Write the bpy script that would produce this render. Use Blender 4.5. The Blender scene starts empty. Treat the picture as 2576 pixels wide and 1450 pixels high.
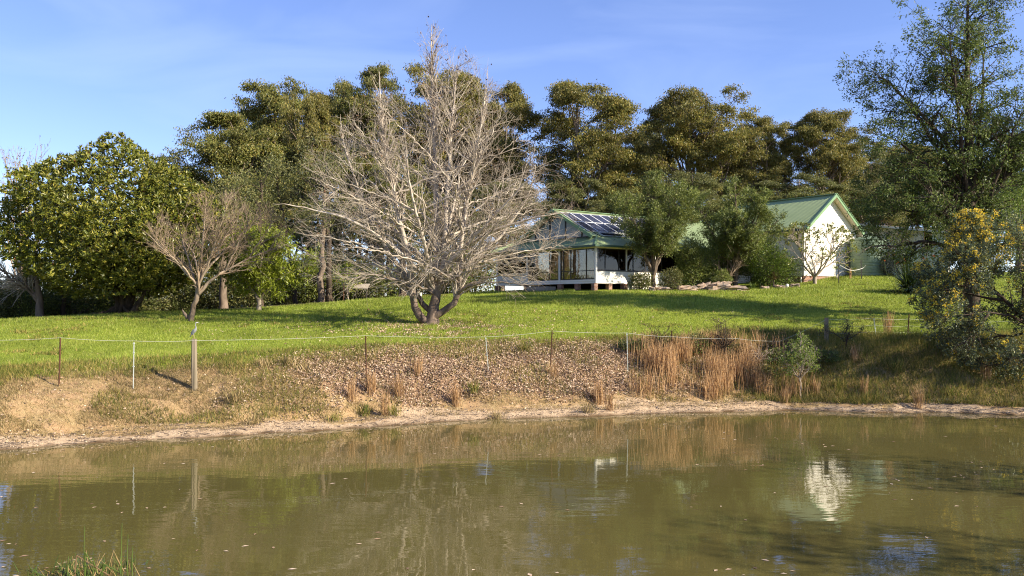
import bpy, math
import numpy as np
from mathutils import Vector, Matrix

# ------------------------------------------------------------------ camera, sky, sun, exposure
S = 1.2                      # survey unit -> metres
F, HZ, CH = 2100.0, 758.0, 3.7   # focal length and horizon row (of a 2576 px wide survey picture), eye height over the pond
scene = bpy.context.scene
cam_d = bpy.data.cameras.new('camera'); cam = bpy.data.objects.new('camera', cam_d)
scene.collection.objects.link(cam); scene.camera = cam
cam_d.sensor_width = 36.0; cam_d.lens = 36.0 * F / 2576.0
cam_d.shift_y = (HZ - 725.0) / 2576.0
cam_d.clip_start = 0.1; cam_d.clip_end = 5000.0
cam.location = (0, 0, CH * S); cam.rotation_euler = (math.pi / 2, 0, 0)

SUN_EL = math.radians(29.0); SUN_AZ = math.atan2(0.91, -0.41)     # azimuth clockwise from +Y
sv = Vector((math.sin(SUN_AZ) * math.cos(SUN_EL), math.cos(SUN_AZ) * math.cos(SUN_EL), math.sin(SUN_EL)))
sun_d = bpy.data.lights.new('sun', 'SUN'); sun = bpy.data.objects.new('sun', sun_d)
scene.collection.objects.link(sun)
sun_d.energy = 5.0; sun_d.angle = math.radians(0.6); sun_d.color = (1.0, 0.90, 0.74)
sun.rotation_euler = (-sv).to_track_quat('-Z', 'Y').to_euler()
sun.location = (60, -20, 60)

world = bpy.data.worlds.new('World'); scene.world = world; world.use_nodes = True
wt = world.node_tree; wt.nodes.clear()
wo = wt.nodes.new('ShaderNodeOutputWorld'); bg = wt.nodes.new('ShaderNodeBackground')
sky = wt.nodes.new('ShaderNodeTexSky'); sky.sky_type = 'NISHITA'; sky.sun_disc = False
sky.sun_elevation = SUN_EL; sky.sun_rotation = SUN_AZ
sky.air_density = 1.0; sky.dust_density = 0.0; sky.ozone_density = 2.0; sky.altitude = 1800
bg.inputs['Strength'].default_value = 0.118
# thin cirrus over the whole dome
tc = wt.nodes.new('ShaderNodeTexCoord'); mp = wt.nodes.new('ShaderNodeMapping')
mp.inputs['Scale'].default_value = (1.6, 1.2, 6.0); mp.inputs['Rotation'].default_value = (0.15, 0.35, 0.4)
nz = wt.nodes.new('ShaderNodeTexNoise'); nz.inputs['Scale'].default_value = 1.7; nz.inputs['Detail'].default_value = 6
nz.inputs['Roughness'].default_value = 0.5; nz.inputs['Distortion'].default_value = 0.9
cr = wt.nodes.new('ShaderNodeMapRange'); cr.inputs[1].default_value = 0.47; cr.inputs[2].default_value = 0.85
cr.inputs[3].default_value = 0.0; cr.inputs[4].default_value = 0.22
mx = wt.nodes.new('ShaderNodeMix'); mx.data_type = 'RGBA'
hs = wt.nodes.new('ShaderNodeHueSaturation'); hs.inputs['Saturation'].default_value = 1.10; hs.inputs['Hue'].default_value = 0.508
mx.inputs[7].default_value = (3.6, 4.3, 5.8, 1)
wt.links.new(tc.outputs['Generated'], mp.inputs['Vector']); wt.links.new(mp.outputs[0], nz.inputs['Vector'])
wt.links.new(nz.outputs['Fac'], cr.inputs[0]); wt.links.new(cr.outputs[0], mx.inputs[0])
ga = wt.nodes.new('ShaderNodeGamma'); ga.inputs['Gamma'].default_value = 0.82; tint = wt.nodes.new('ShaderNodeMix'); tint.data_type = 'RGBA'; tint.blend_type = 'MULTIPLY'
tint.inputs[0].default_value = 1.0; tint.inputs[7].default_value = (1.0, 1.01, 1.19, 1)
wt.links.new(sky.outputs[0], ga.inputs[0]); wt.links.new(ga.outputs[0], tint.inputs[6]); wt.links.new(tint.outputs[2], hs.inputs['Color']); wt.links.new(hs.outputs[0], mx.inputs[6])
wt.links.new(mx.outputs[2], bg.inputs['Color']); wt.links.new(bg.outputs[0], wo.inputs['Surface'])

scene.view_settings.view_transform = 'Standard'; scene.view_settings.look = 'None'
scene.view_settings.exposure = 1.2; scene.view_settings.gamma = 1.0
scene.view_settings.use_curve_mapping = False
scene.render.engine = 'CYCLES'
scene.cycles.max_bounces = 7; scene.cycles.diffuse_bounces = 3; scene.cycles.glossy_bounces = 3
scene.cycles.transmission_bounces = 4; scene.cycles.transparent_max_bounces = 8
scene.cycles.caustics_reflective = False; scene.cycles.caustics_refractive = False
scene.cycles.use_denoising = True; scene.cycles.denoising_prefilter = 'NONE'; scene.cycles.filter_width = 1.1

# ------------------------------------------------------------------ small helpers
COL = scene.collection
def W(px, py, Y):            # surveyed direction + distance -> point in the world (metres)
    return np.array([(px - 1288.0) / F * Y, Y, CH + (HZ - py) / F * Y]) * S

def norm(a):
    return a / np.maximum(np.linalg.norm(a, axis=-1, keepdims=True), 1e-9)

def mk(name, V, faces, mat, parent=None, smooth=False, loc=None):
    V = np.ascontiguousarray(V, dtype=np.float32)
    if not isinstance(faces, (list, tuple)): faces = [faces]
    faces = [np.asarray(f, dtype=np.int32) for f in faces if len(f)]
    me = bpy.data.meshes.new(name)
    me.vertices.add(len(V)); me.vertices.foreach_set('co', V.ravel())
    li = np.concatenate([f.ravel() for f in faces]); me.loops.add(len(li)); me.loops.foreach_set('vertex_index', li)
    tot = np.concatenate([np.full(len(f), f.shape[1], np.int32) for f in faces])
    st = np.concatenate([[0], np.cumsum(tot)[:-1]]).astype(np.int32)
    me.polygons.add(len(tot)); me.polygons.foreach_set('loop_start', st)
    try: me.polygons.foreach_set('loop_total', tot)
    except Exception: pass
    me.polygons.foreach_set('use_smooth', np.full(len(tot), bool(smooth)))
    me.update(calc_edges=True); me.validate()
    if mat is not None: me.materials.append(mat)
    return link(name, me, parent, loc)

def link(name, data, parent=None, loc=None):
    o = bpy.data.objects.new(name, data); COL.objects.link(o)
    if parent is not None: o.parent = parent
    if loc is not None: o.location = tuple(float(c) for c in loc)
    return o

def tag(o, label, cat=None, group=None, kind=None):
    if label: o['label'] = label
    if cat: o['category'] = cat
    if group: o['group'] = group
    if kind: o['kind'] = kind
    return o

def thing(name, loc, label, cat, group=None, rz=0.0, scale=None):
    o = link(name, None, None, loc); o.rotation_euler = (0, 0, rz)
    if scale is not None: o.scale = scale
    o.empty_display_size = 0.3
    return tag(o, label, cat, group)

def copy_tree(root, loc, rz, scale, label, group=None):
    r = root.copy(); COL.objects.link(r); r.location = tuple(float(c) for c in loc); r.rotation_euler = (0, 0, rz); r.scale = scale
    r['label'] = label
    if group: r['group'] = group
    for ch in root.children:
        c = ch.copy(); COL.objects.link(c); c.parent = r
    return r

BOXF = np.array([[0,3,2,1],[4,5,6,7],[0,1,5,4],[1,2,6,5],[2,3,7,6],[3,0,4,7]])
def boxv(x0, x1, y0, y1, z0, z1):
    return np.array([[x0,y0,z0],[x1,y0,z0],[x1,y1,z0],[x0,y1,z0],[x0,y0,z1],[x1,y0,z1],[x1,y1,z1],[x0,y1,z1]], float)
class MB:                    # collects shapes into ONE mesh
    def __init__(s): s.V = []; s.F = []; s.n = 0
    def add(s, V, F):
        V = np.asarray(V, float); s.V.append(V)
        for f in (F if isinstance(F, (list, tuple)) else [F]): s.F.append(np.asarray(f) + s.n)
        s.n += len(V); return s
    def box(s, *a): return s.add(boxv(*a), BOXF)
    def bar(s, a, b, w, h=None, up=(0,0,1)):
        a = np.array(a, float); b = np.array(b, float); h = h or w
        t = norm(b - a); u = np.cross(t, up)
        if np.linalg.norm(u) < 1e-3: u = np.cross(t, (0,1,0))
        u = norm(u); v = np.cross(u, t)
        q = [(-1,-1),(1,-1),(1,1),(-1,1)]
        return s.add([p + u*i*w/2 + v*j*h/2 for p in (a, b) for i, j in q], BOXF)
    def tube(s, P, R, k=8):
        v, f = tubes(np.array([P], float), np.array([R], float), k); return s.add(v, f)
    def build(s, name, mat, parent=None, smooth=False, loc=None):
        by = {}
        for f in s.F: by.setdefault(f.shape[1], []).append(f)
        return mk(name, np.concatenate(s.V), [np.concatenate(v) for v in by.values()], mat, parent, smooth, loc)

def tubes(P, R, k):          # P (B,n,3) R (B,n) -> verts, quads (+ end caps left open, tips taper)
    B, n, _ = P.shape
    T = norm(np.gradient(P, axis=1))
    D = norm(P[:, -1] - P[:, 0])
    ref = np.where(np.abs(D[:, 2:3]) > 0.75, np.array([[1., 0, 0]]), np.array([[0, 0, 1.]]))
    U = norm(np.cross(T, ref[:, None, :])); Vv = np.cross(T, U)
    a = np.arange(k) / k * 2 * math.pi
    ring = U[:, :, None, :] * np.cos(a)[None, None, :, None] + Vv[:, :, None, :] * np.sin(a)[None, None, :, None]
    V = (P[:, :, None, :] + ring * R[:, :, None, None]).reshape(-1, 3)
    b = np.arange(B)[:, None, None] * n * k; i = np.arange(n - 1)[None, :, None] * k; j = np.arange(k)[None, None, :]
    j2 = (j + 1) % k
    Q = np.stack([b + i + j, b + i + j2, b + i + k + j2, b + i + k + j], -1).reshape(-1, 4)
    return V, Q

def curve(pts, n, rg=None, wob=0.0):   # smooth resample of a polyline (Catmull-Rom)
    p = np.asarray(pts, float)
    q = np.vstack([2*p[0]-p[1], p, 2*p[-1]-p[-2]])
    t = np.linspace(0, len(p)-1-1e-6, n); i = t.astype(int); f = (t - i)[:, None]
    a, b, c, d = q[i], q[i+1], q[i+2], q[i+3]
    r = 0.5*((2*b) + (c-a)*f + (2*a-5*b+4*c-d)*f**2 + (3*b-a-3*c+d)*f**3)
    if rg is not None: r[1:-1] += rg.normal(0, wob, (n-2, r.shape[1]))
    return r

def plen(P): return np.linalg.norm(np.diff(P, axis=1), axis=2).sum(1)

def spawn(rg, P, R, k=None, dens=None, t=(0.2, 1.0), ang=(30, 60), L=(0.4, 0.7), n=5, wob=0.1, trop=0.0, rr=0.6, rmin=0.004,
          env=None, Lmin=0.1, Lmax=99, tip=0.35, absL=False, flat=0.0):
    """children of a whole level of branches at once"""
    B = len(P); ln = plen(P)
    cnt = np.full(B, k) if k is not None else rg.poisson(ln * dens)
    pi = np.repeat(np.arange(B), cnt); m = len(pi)
    if m == 0: return np.zeros((0, n, 3)), np.zeros((0, n))
    tt = rg.uniform(t[0], t[1], m); npt = P.shape[1]
    s = tt * (npt - 1); i = np.minimum(s.astype(int), npt - 2); f = (s - i)[:, None]
    p = P[pi, i] * (1 - f) + P[pi, i + 1] * f
    r = R[pi, i] * (1 - f[:, 0]) + R[pi, i + 1] * f[:, 0]
    T = norm(P[pi, i + 1] - P[pi, i])
    q = rg.normal(size=(m, 3)); q[:, 2] *= (1 - flat)
    Uv = norm(q - (q * T).sum(1, keepdims=True) * T)
    a = np.radians(rg.uniform(ang[0], ang[1], m))[:, None]
    d = norm(T * np.cos(a) + Uv * np.sin(a))
    if absL: Lc = rg.uniform(L[0], L[1], m)
    else: Lc = ln[pi] * rg.uniform(L[0], L[1], m) * (1.15 - 0.6 * tt)
    Lc = np.clip(Lc, Lmin, Lmax)
    if env is not None:
        st = np.linspace(0.04, 1.0, 14)
        pts = p[:, None, :] + d[:, None, :] * (Lc[:, None, None] * st[None, :, None])
        out = ~env(pts)
        first = np.where(out.any(1), out.argmax(1), 14)
        Lc = Lc * np.concatenate([[0.03], st])[first]
        ok = Lc > Lmin * 0.6
        p, d, r, Lc = p[ok], d[ok], r[ok], Lc[ok]; m = len(p)
    out = np.zeros((m, n, 3)); out[:, 0] = p; step = (Lc / (n - 1))[:, None]
    for j in range(1, n):
        d = d + rg.normal(0, wob, (m, 3)); d[:, 2] += trop; d = norm(d)
        out[:, j] = out[:, j - 1] + d * step
    r0 = np.maximum(np.minimum(r * rr, r * 0.9), rmin)
    Rr = r0[:, None] * np.linspace(1, tip, n)[None, :]
    return out, np.maximum(Rr, rmin * 0.6)

def env_rev(hs, rs, sx=1.0, sy=1.0, lump=0.0, seed=0, cx=0.0, cy=0.0):
    hs = np.array(hs, float); rs = np.array(rs, float)
    def f(p):
        r = np.hypot((p[..., 0]-cx) / sx, (p[..., 1]-cy) / sy)
        lim = np.interp(p[..., 2], hs, rs, left=-1, right=-1)
        if lump:
            th = np.arctan2(p[..., 1], p[..., 0])
            lim = lim * (1 + lump * (np.sin(3 * th + seed + p[..., 2] * 0.9) * 0.6 + np.sin(5 * th - 2 * seed + p[..., 2] * 1.7) * 0.4))
        return r < lim
    return f

def leaf_cards(rg, pos, dirs, L, Wd, fold=0.15):    # diamond shaped leaves, one quad each
    m = len(pos); d = norm(dirs)
    q = norm(np.cross(d, rg.normal(size=(m, 3)))); nrm = np.cross(d, q)
    L = np.broadcast_to(np.asarray(L, float), (m,))[:, None]; Wd = np.broadcast_to(np.asarray(Wd, float), (m,))[:, None]
    mid = pos + d * L * 0.45 + nrm * L * fold
    V = np.stack([pos, mid + q * Wd / 2, pos + d * L, mid - q * Wd / 2], 1).reshape(-1, 3)
    return V, np.arange(4 * m).reshape(m, 4)

def blades(rg, pos, h, w, lean=0.4, bias=(0, 0)):   # single triangle blades
    m = len(pos); a = rg.uniform(0, 2 * math.pi, m)
    s = np.stack([np.cos(a), np.sin(a), np.zeros(m)], 1)
    tipd = rg.normal(0, lean, (m, 3)); tipd[:, 0] += bias[0]; tipd[:, 1] += bias[1]; tipd[:, 2] = 1
    tipd = norm(tipd)
    h = np.broadcast_to(np.asarray(h, float), (m,))[:, None]; w = np.broadcast_to(np.asarray(w, float), (m,))[:, None]
    V = np.stack([pos - s * w / 2, pos + s * w / 2, pos + tipd * h], 1).reshape(-1, 3)
    return V, np.arange(3 * m).reshape(m, 3)

def vnoise(x, y, seed=0):    # smooth value noise
    def h(i, j):
        v = np.sin(i * 127.1 + j * 311.7 + seed * 74.7) * 43758.5453
        return v - np.floor(v)
    xi = np.floor(x); yi = np.floor(y); fx = x - xi; fy = y - yi
    fx = fx * fx * (3 - 2 * fx); fy = fy * fy * (3 - 2 * fy)
    return (h(xi, yi) * (1 - fx) + h(xi + 1, yi) * fx) * (1 - fy) + (h(xi, yi + 1) * (1 - fx) + h(xi + 1, yi + 1) * fx) * fy

# ------------------------------------------------------------------ materials
def new_mat(name):
    m = bpy.data.materials.new(name); m.use_nodes = True; nt = m.node_tree; nt.nodes.clear()
    out = nt.nodes.new('ShaderNodeOutputMaterial'); return m, nt, out
def ramp_node(nt, stops, interp='LINEAR'):
    r = nt.nodes.new('ShaderNodeValToRGB'); r.color_ramp.interpolation = interp; e = r.color_ramp.elements
    while len(e) < len(stops): e.new(0.5)
    for i, (p, c) in enumerate(stops): e[i].position = p; e[i].color = (*c, 1)
    return r
def noise_node(nt, scale, detail=4, rough=0.55, coord='Object', stretch=None, dist=0.0):
    t = nt.nodes.new('ShaderNodeTexCoord'); n = nt.nodes.new('ShaderNodeTexNoise')
    n.inputs['Scale'].default_value = scale; n.inputs['Detail'].default_value = detail; n.inputs['Roughness'].default_value = rough
    n.inputs['Distortion'].default_value = dist
    if stretch:
        mp = nt.nodes.new('ShaderNodeMapping'); mp.inputs['Scale'].default_value = stretch
        nt.links.new(t.outputs[coord], mp.inputs[0]); nt.links.new(mp.outputs[0], n.inputs['Vector'])
    else: nt.links.new(t.outputs[coord], n.inputs['Vector'])
    return n
def mix_node(nt, fac, a, b, mode='MIX'):
    m = nt.nodes.new('ShaderNodeMix'); m.data_type = 'RGBA'; m.blend_type = mode
    for idx, v in ((0, fac), (6, a), (7, b)):
        if isinstance(v, (int, float)): m.inputs[idx].default_value = v
        elif isinstance(v, tuple): m.inputs[idx].default_value = (*v, 1)
        else: nt.links.new(v, m.inputs[idx])
    return m.outputs[2]
def bump_node(nt, h, strength, dist):
    b = nt.nodes.new('ShaderNodeBump'); b.inputs['Strength'].default_value = strength; b.inputs['Distance'].default_value = dist
    nt.links.new(h, b.inputs['Height']); return b

def leaf_mat(name, stops, transl=0.35, rough=0.5, spec=0.4, vary=0.35):
    m, nt, out = new_mat(name)
    g = nt.nodes.new('ShaderNodeNewGeometry'); r = ramp_node(nt, stops); nt.links.new(g.outputs['Random Per Island'], r.inputs[0])
    n = noise_node(nt, 0.35, 2); mr = nt.nodes.new('ShaderNodeMapRange')
    mr.inputs[1].default_value = 0.3; mr.inputs[2].default_value = 0.7; mr.inputs[3].default_value = 1 - vary; mr.inputs[4].default_value = 1 + vary
    nt.links.new(n.outputs['Fac'], mr.inputs[0])
    hsv = nt.nodes.new('ShaderNodeHueSaturation'); nt.links.new(r.outputs[0], hsv.inputs['Color']); nt.links.new(mr.outputs[0], hsv.inputs['Value'])
    p = nt.nodes.new('ShaderNodeBsdfPrincipled'); nt.links.new(hsv.outputs[0], p.inputs['Base Color'])
    p.inputs['Roughness'].default_value = rough; p.inputs['Specular IOR Level'].default_value = spec
    t = nt.nodes.new('ShaderNodeBsdfTranslucent'); nt.links.new(hsv.outputs[0], t.inputs['Color'])
    mxs = nt.nodes.new('ShaderNodeMixShader'); mxs.inputs[0].default_value = transl
    nt.links.new(p.outputs[0], mxs.inputs[1]); nt.links.new(t.outputs[0], mxs.inputs[2]); nt.links.new(mxs.outputs[0], out.inputs[0])
    return m

def solid_mat(name, c1, c2=None, scale=3.0, rough=0.6, spec=0.3, bump=0.0, bdist=0.01, stretch=None, metal=0.0, detail=4):
    m, nt, out = new_mat(name); p = nt.nodes.new('ShaderNodeBsdfPrincipled')
    p.inputs['Roughness'].default_value = rough; p.inputs['Specular IOR Level'].default_value = spec; p.inputs['Metallic'].default_value = metal
    n = noise_node(nt, scale, detail, stretch=stretch)
    c2 = c2 or tuple(x * 0.8 for x in c1)
    r = ramp_node(nt, [(0.32, c1), (0.68, c2)]); nt.links.new(n.outputs['Fac'], r.inputs[0]); nt.links.new(r.outputs[0], p.inputs['Base Color'])
    if bump:
        b = bump_node(nt, n.outputs['Fac'], bump, bdist); nt.links.new(b.outputs[0], p.inputs['Normal'])
    nt.links.new(p.outputs[0], out.inputs[0]); return m

M = {}
M['euc'] = leaf_mat('eucalypt leaves', [(0, (.065,.082,.020)), (.4, (.160,.172,.038)), (.75, (.235,.220,.052)), (1, (.31,.24,.065))], .38, .45)
M['euc2'] = leaf_mat('eucalypt leaves grey', [(0, (.075,.092,.034)), (.5, (.175,.185,.056)), (1, (.28,.255,.085))], .38, .45)
M['euc3'] = leaf_mat('eucalypt leaves rust', [(0, (.080,.090,.022)), (.4, (.185,.180,.038)), (.75, (.270,.235,.055)), (1, (.35,.25,.065))], .38, .45)
M['magnolia'] = leaf_mat('magnolia leaves', [(0, (.050,.068,.010)), (.45, (.118,.135,.016)), (.8, (.225,.215,.026)), (1, (.30,.26,.045))], .15, .40, .4, .2)
M['mango'] = leaf_mat('mango leaves', [(0, (.12,.15,.012)), (.5, (.26,.31,.026)), (1, (.38,.41,.055))], .4, .4)
M['lemon'] = leaf_mat('lemon leaves', [(0, (0.078,0.121,0.011)), (.5, (0.182,0.257,0.022)), (.85, (0.286,0.338,0.033)), (1, (0.520,0.405,0.033))], .3, .4)
M['fine'] = leaf_mat('fine needles', [(0, (.055,.080,.018)), (.5, (.145,.175,.034)), (1, (.25,.26,.055))], .3, .5)
M['fine2'] = leaf_mat('fine needles light', [(0, (.065,.095,.022)), (.5, (.165,.200,.040)), (1, (.27,.29,.06))], .3, .5)
M['shrub'] = leaf_mat('shrub leaves', [(0, (.045,.075,.018)), (.5, (.115,.155,.030)), (1, (.22,.245,.05))], .25, .38, .5)
M['under'] = leaf_mat('undergrowth leaves', [(0, (0.048,0.064,0.018)), (.5, (0.120,0.136,0.035)), (1, (0.224,0.192,0.058))], .3, .5)
M['robinia'] = leaf_mat('feathery leaves', [(0, (.040,.070,.018)), (.5, (.105,.145,.032)), (1, (.20,.23,.05))], .42, .45)
M['light'] = leaf_mat('light green leaves', [(0, (0.068,0.112,0.014)), (.5, (0.162,0.238,0.030)), (1, (0.270,0.336,0.048))], .35, .45)
M['wattle'] = leaf_mat('wattle leaves', [(0, (.05,.075,.042)), (.45, (.11,.145,.085)), (.75, (.18,.205,.075)), (1, (.28,.28,.07))], .25, .5)
M['flower'] = leaf_mat('wattle blossom', [(0, (.62,.42,.02)), (.5, (.82,.64,.05)), (.8, (.80,.56,.15)), (1, (.88,.74,.14))], .3, .7, .1, .15)
M['frangi'] = leaf_mat('frangipani leaves', [(0, (0.098,0.126,0.018)), (.6, (0.210,0.238,0.036)), (1, (0.336,0.294,0.072))], .3, .4)
M['strap'] = leaf_mat('strap leaves', [(0, (0.016,0.031,0.010)), (.7, (0.039,0.065,0.017)), (1, (0.078,0.104,0.024))], .12, .3, .5)
M['strap2'] = leaf_mat('bright strap leaves', [(0, (.05,.09,.015)), (1, (.14,.19,.04))], .25, .4)
M['cordyline'] = leaf_mat('bronze strap leaves', [(0, (.12,.07,.035)), (1, (.30,.20,.10))], .2, .5)
M['silver'] = leaf_mat('silver leaves', [(0, (.10,.115,.085)), (1, (.22,.235,.18))], .2, .6)
M['orange'] = leaf_mat('orange petals', [(0, (.45,.08,.015)), (1, (.60,.16,.02))], .2, .5)
M['grass'] = leaf_mat('lawn blades', [(0, (.125,.178,.020)), (.5, (.235,.295,.036)), (.90, (.33,.37,.065)), (1, (.46,.41,.14))], .35, .5, .3, .30)
M['thatch'] = leaf_mat('dry thatch', [(0, (0.115,0.098,0.033)), (.25, (0.196,0.161,0.055)), (.6, (0.380,0.270,0.127)), (1, (0.552,0.414,0.220))], .25, .7, .2, .2)
M['mixed'] = leaf_mat('bank grass', [(0, (0.068,0.105,0.013)), (.4, (0.149,0.168,0.028)), (.7, (0.297,0.238,0.066)), (1, (0.486,0.350,0.110))], .3, .6, .2, .25)
M['rust'] = leaf_mat('rust grass', [(0, (.25,.145,.06)), (.5, (.44,.265,.12)), (1, (.60,.41,.22))], .3, .7, .2, .15)
M['litter'] = leaf_mat('fallen leaves', [(0, (.17,.105,.06)), (.3, (.33,.215,.13)), (.65, (.48,.345,.225)), (1, (.63,.49,.36))], .12, .6, .25, .12)
M['reed'] = leaf_mat('reeds', [(0, (.045,.085,.018)), (.55, (.10,.16,.035)), (.72, (.30,.21,.08)), (1, (.45,.32,.15))], .25, .4)
M['deadleaf'] = leaf_mat('dead leaf', [(0, (.07,.035,.015)), (1, (.16,.08,.03))], .1, .7)

def bark_mat(name, c1, c2, scale=7.0, stretch=(1,1,.25), bump=.6):
    return solid_mat(name, c1, c2, scale, .85, .15, bump, .03, stretch)
M['bark'] = bark_mat('grey brown bark', (.10,.075,.052), (.22,.165,.12))
M['barkdark'] = bark_mat('dark bark', (.035,.026,.018), (.085,.062,.042))
M['bark_euc'] = bark_mat('eucalypt bark', (.13,.10,.075), (.30,.23,.17), 5)
M['palebranch'] = bark_mat('pale branch', (.27,.22,.165), (.50,.43,.34), 5, (1,1,.5), .2)
M['tanbranch'] = bark_mat('tan branch', (.20,.145,.095), (.34,.25,.17), 6, (1,1,.5), .2)
M['twig'] = bark_mat('twig', (.20,.145,.10), (.40,.32,.235), 4, None, 0)
M['stem'] = bark_mat('grey stem', (.22,.18,.135), (.36,.30,.23), 6)

# ------------------------------------------------------------------ terrain
POND = np.array([(-18.5,18.3),(-12.8,20.9),(-8.65,22.75),(-3.4,24.9),(1.4,26.6),(6.8,27.95),(9.6,28.35),(13.3,27.6),(16.6,27.0),
                 (19,25.6),(20.3,22),(20.3,17),(19,12),(15,8.6),(8,7.2),(-4,7.6),(-12,7.8),(-20,10),(-22.5,14.5)], float)
def pond_sd(x, y):           # signed distance to the shore, outside positive (survey units)
    sh = x.shape; x = x.ravel(); y = y.ravel(); d2 = np.full(x.shape, 1e9); ins = np.zeros(x.shape, bool)
    for a, b in zip(POND, np.roll(POND, -1, 0)):
        e = b - a; t = np.clip(((x-a[0])*e[0] + (y-a[1])*e[1]) / (e@e), 0, 1)
        d2 = np.minimum(d2, (x-a[0]-t*e[0])**2 + (y-a[1]-t*e[1])**2)
        c = ((a[1] > y) != (b[1] > y)) & (x < (b[0]-a[0]) * (y-a[1]) / (b[1]-a[1] + 1e-12) + a[0]); ins ^= c
    d = np.sqrt(d2); d[ins] *= -1
    return d.reshape(sh)
CP = []
for px, py, Y in [(0,930,24.5),(250,916,25.4),(488,905,26.5),(700,886,27.6),(1000,869,29.2),(1400,858,31),(1800,850,32.4),(2080,836,33.6),(2300,832,33.6),(2576,830,33),
                  (480,808,37),(1085,815,36),(652,783,43),(310,788,42),(0,806,39),(150,799,41.5),(400,786,45),(700,768,48),(1000,748,50),(1300,737,49),
                  (1500,730,46),(1400,733,47.5),(1650,728,48.5),(1850,724,49.5),(2020,716,50.5),(2050,711,50),(2180,693,53),(2110,716,49),(2170,699,51),
                  (2290,737,44),(2250,762,40),(2330,690,55),(2480,735,44)]:
    p = W(px, py, Y) / S; CP.append(p)
CP += [np.array(c, float) for c in [(-24,30,2.0),(-34,20,1.8),(-26,44,2.4),(-20,60,2.6),(0,64,4.4),(20,66,5.6),(34,56,5.6),(34,40,4.0),(36,26,2.2),(32,10,2.0),
                                      (0,0,1.9),(20,0,1.9),(-22,2,1.9),(0,-20,2.2),(-60,10,2.0),(-60,60,2.2),(60,10,2.4),(60,60,5.5),(0,100,5.0),(-50,100,3.2),(50,100,5.8),(-40,-30,2),(40,-30,2)]]
CP = np.array(CP)
def _tps():
    def K(a, b):
        r2 = ((a[:, None, :] - b[None]) ** 2).sum(-1); return 0.5 * r2 * np.log(r2 + 1e-9)
    n = len(CP); A = np.zeros((n+3, n+3)); A[:n, :n] = K(CP[:, :2], CP[:, :2]) + np.eye(n) * 3.0
    Pm = np.c_[np.ones(n), CP[:, :2]]; A[:n, n:] = Pm; A[n:, :n] = Pm.T
    return np.linalg.solve(A, np.r_[CP[:, 2], 0, 0, 0])
TW = _tps()
def lawn_z(x, y):            # survey units
    sh = x.shape; q = np.c_[x.ravel(), y.ravel()]; z = np.zeros(len(q)); n = len(CP)
    for i in range(n):
        r2 = ((q - CP[i, :2]) ** 2).sum(1); z += TW[i] * 0.5 * r2 * np.log(r2 + 1e-9)
    z += TW[n] + q @ TW[n+1:]
    d = np.hypot(q[:, 0], q[:, 1] - 40); k = np.clip((d - 70) / 40, 0, 1); k = k*k*(3-2*k)
    return (z * (1 - k) + 4.0 * k).reshape(sh)
def shore_noise(x, y): return (vnoise(x*0.5, y*0.5, 1) - .5) * 0.55 + (vnoise(x*1.7, y*1.7, 2) - .5) * 0.28 + (vnoise(x*5, y*5, 3) - .5) * 0.10
def ground_su(x, y):
    sd = pond_sd(x, y) + shore_noise(x, y)
    L = lawn_z(np.clip(x, -140, 140), np.clip(y, -60, 160))
    g = np.interp(sd, [0, .35, 1.0, 2.4, 3.6, 4.9], [0, .045, .13, .62, .88, 1.0])
    z = np.where(sd < 0, np.maximum(-0.9, sd * 0.22), L * g)
    bump = (vnoise(x*1.3, y*1.3, 5) - .5) * .06 + (vnoise(x*3.7, y*3.7, 6) - .5) * .035
    slope = np.clip(sd / .8, 0, 1) * np.clip((6.2 - sd) / 3, .25, 1)
    ledge = (vnoise(x*1.1+y*.4, sd*5.5, 46) - .5) * .13 * np.clip(sd/.25, 0, 1) * np.clip((1.7 - sd)/.5, 0, 1)
    return z + bump * slope + ledge, sd
def G(x, y):                 # metres -> ground height in metres
    x = np.atleast_1d(np.asarray(x, float)); y = np.atleast_1d(np.asarray(y, float))
    return ground_su(x / S, y / S)[0] * S
def Gs(x, y): return float(G(x, y)[0])
def at(px, Y, dz=0.0):       # point on the ground in the direction px at distance Y (survey)
    x = (px - 1288.0) / F * Y * S; y = Y * S
    return np.array([x, y, Gs(x, y) + dz])

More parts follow.
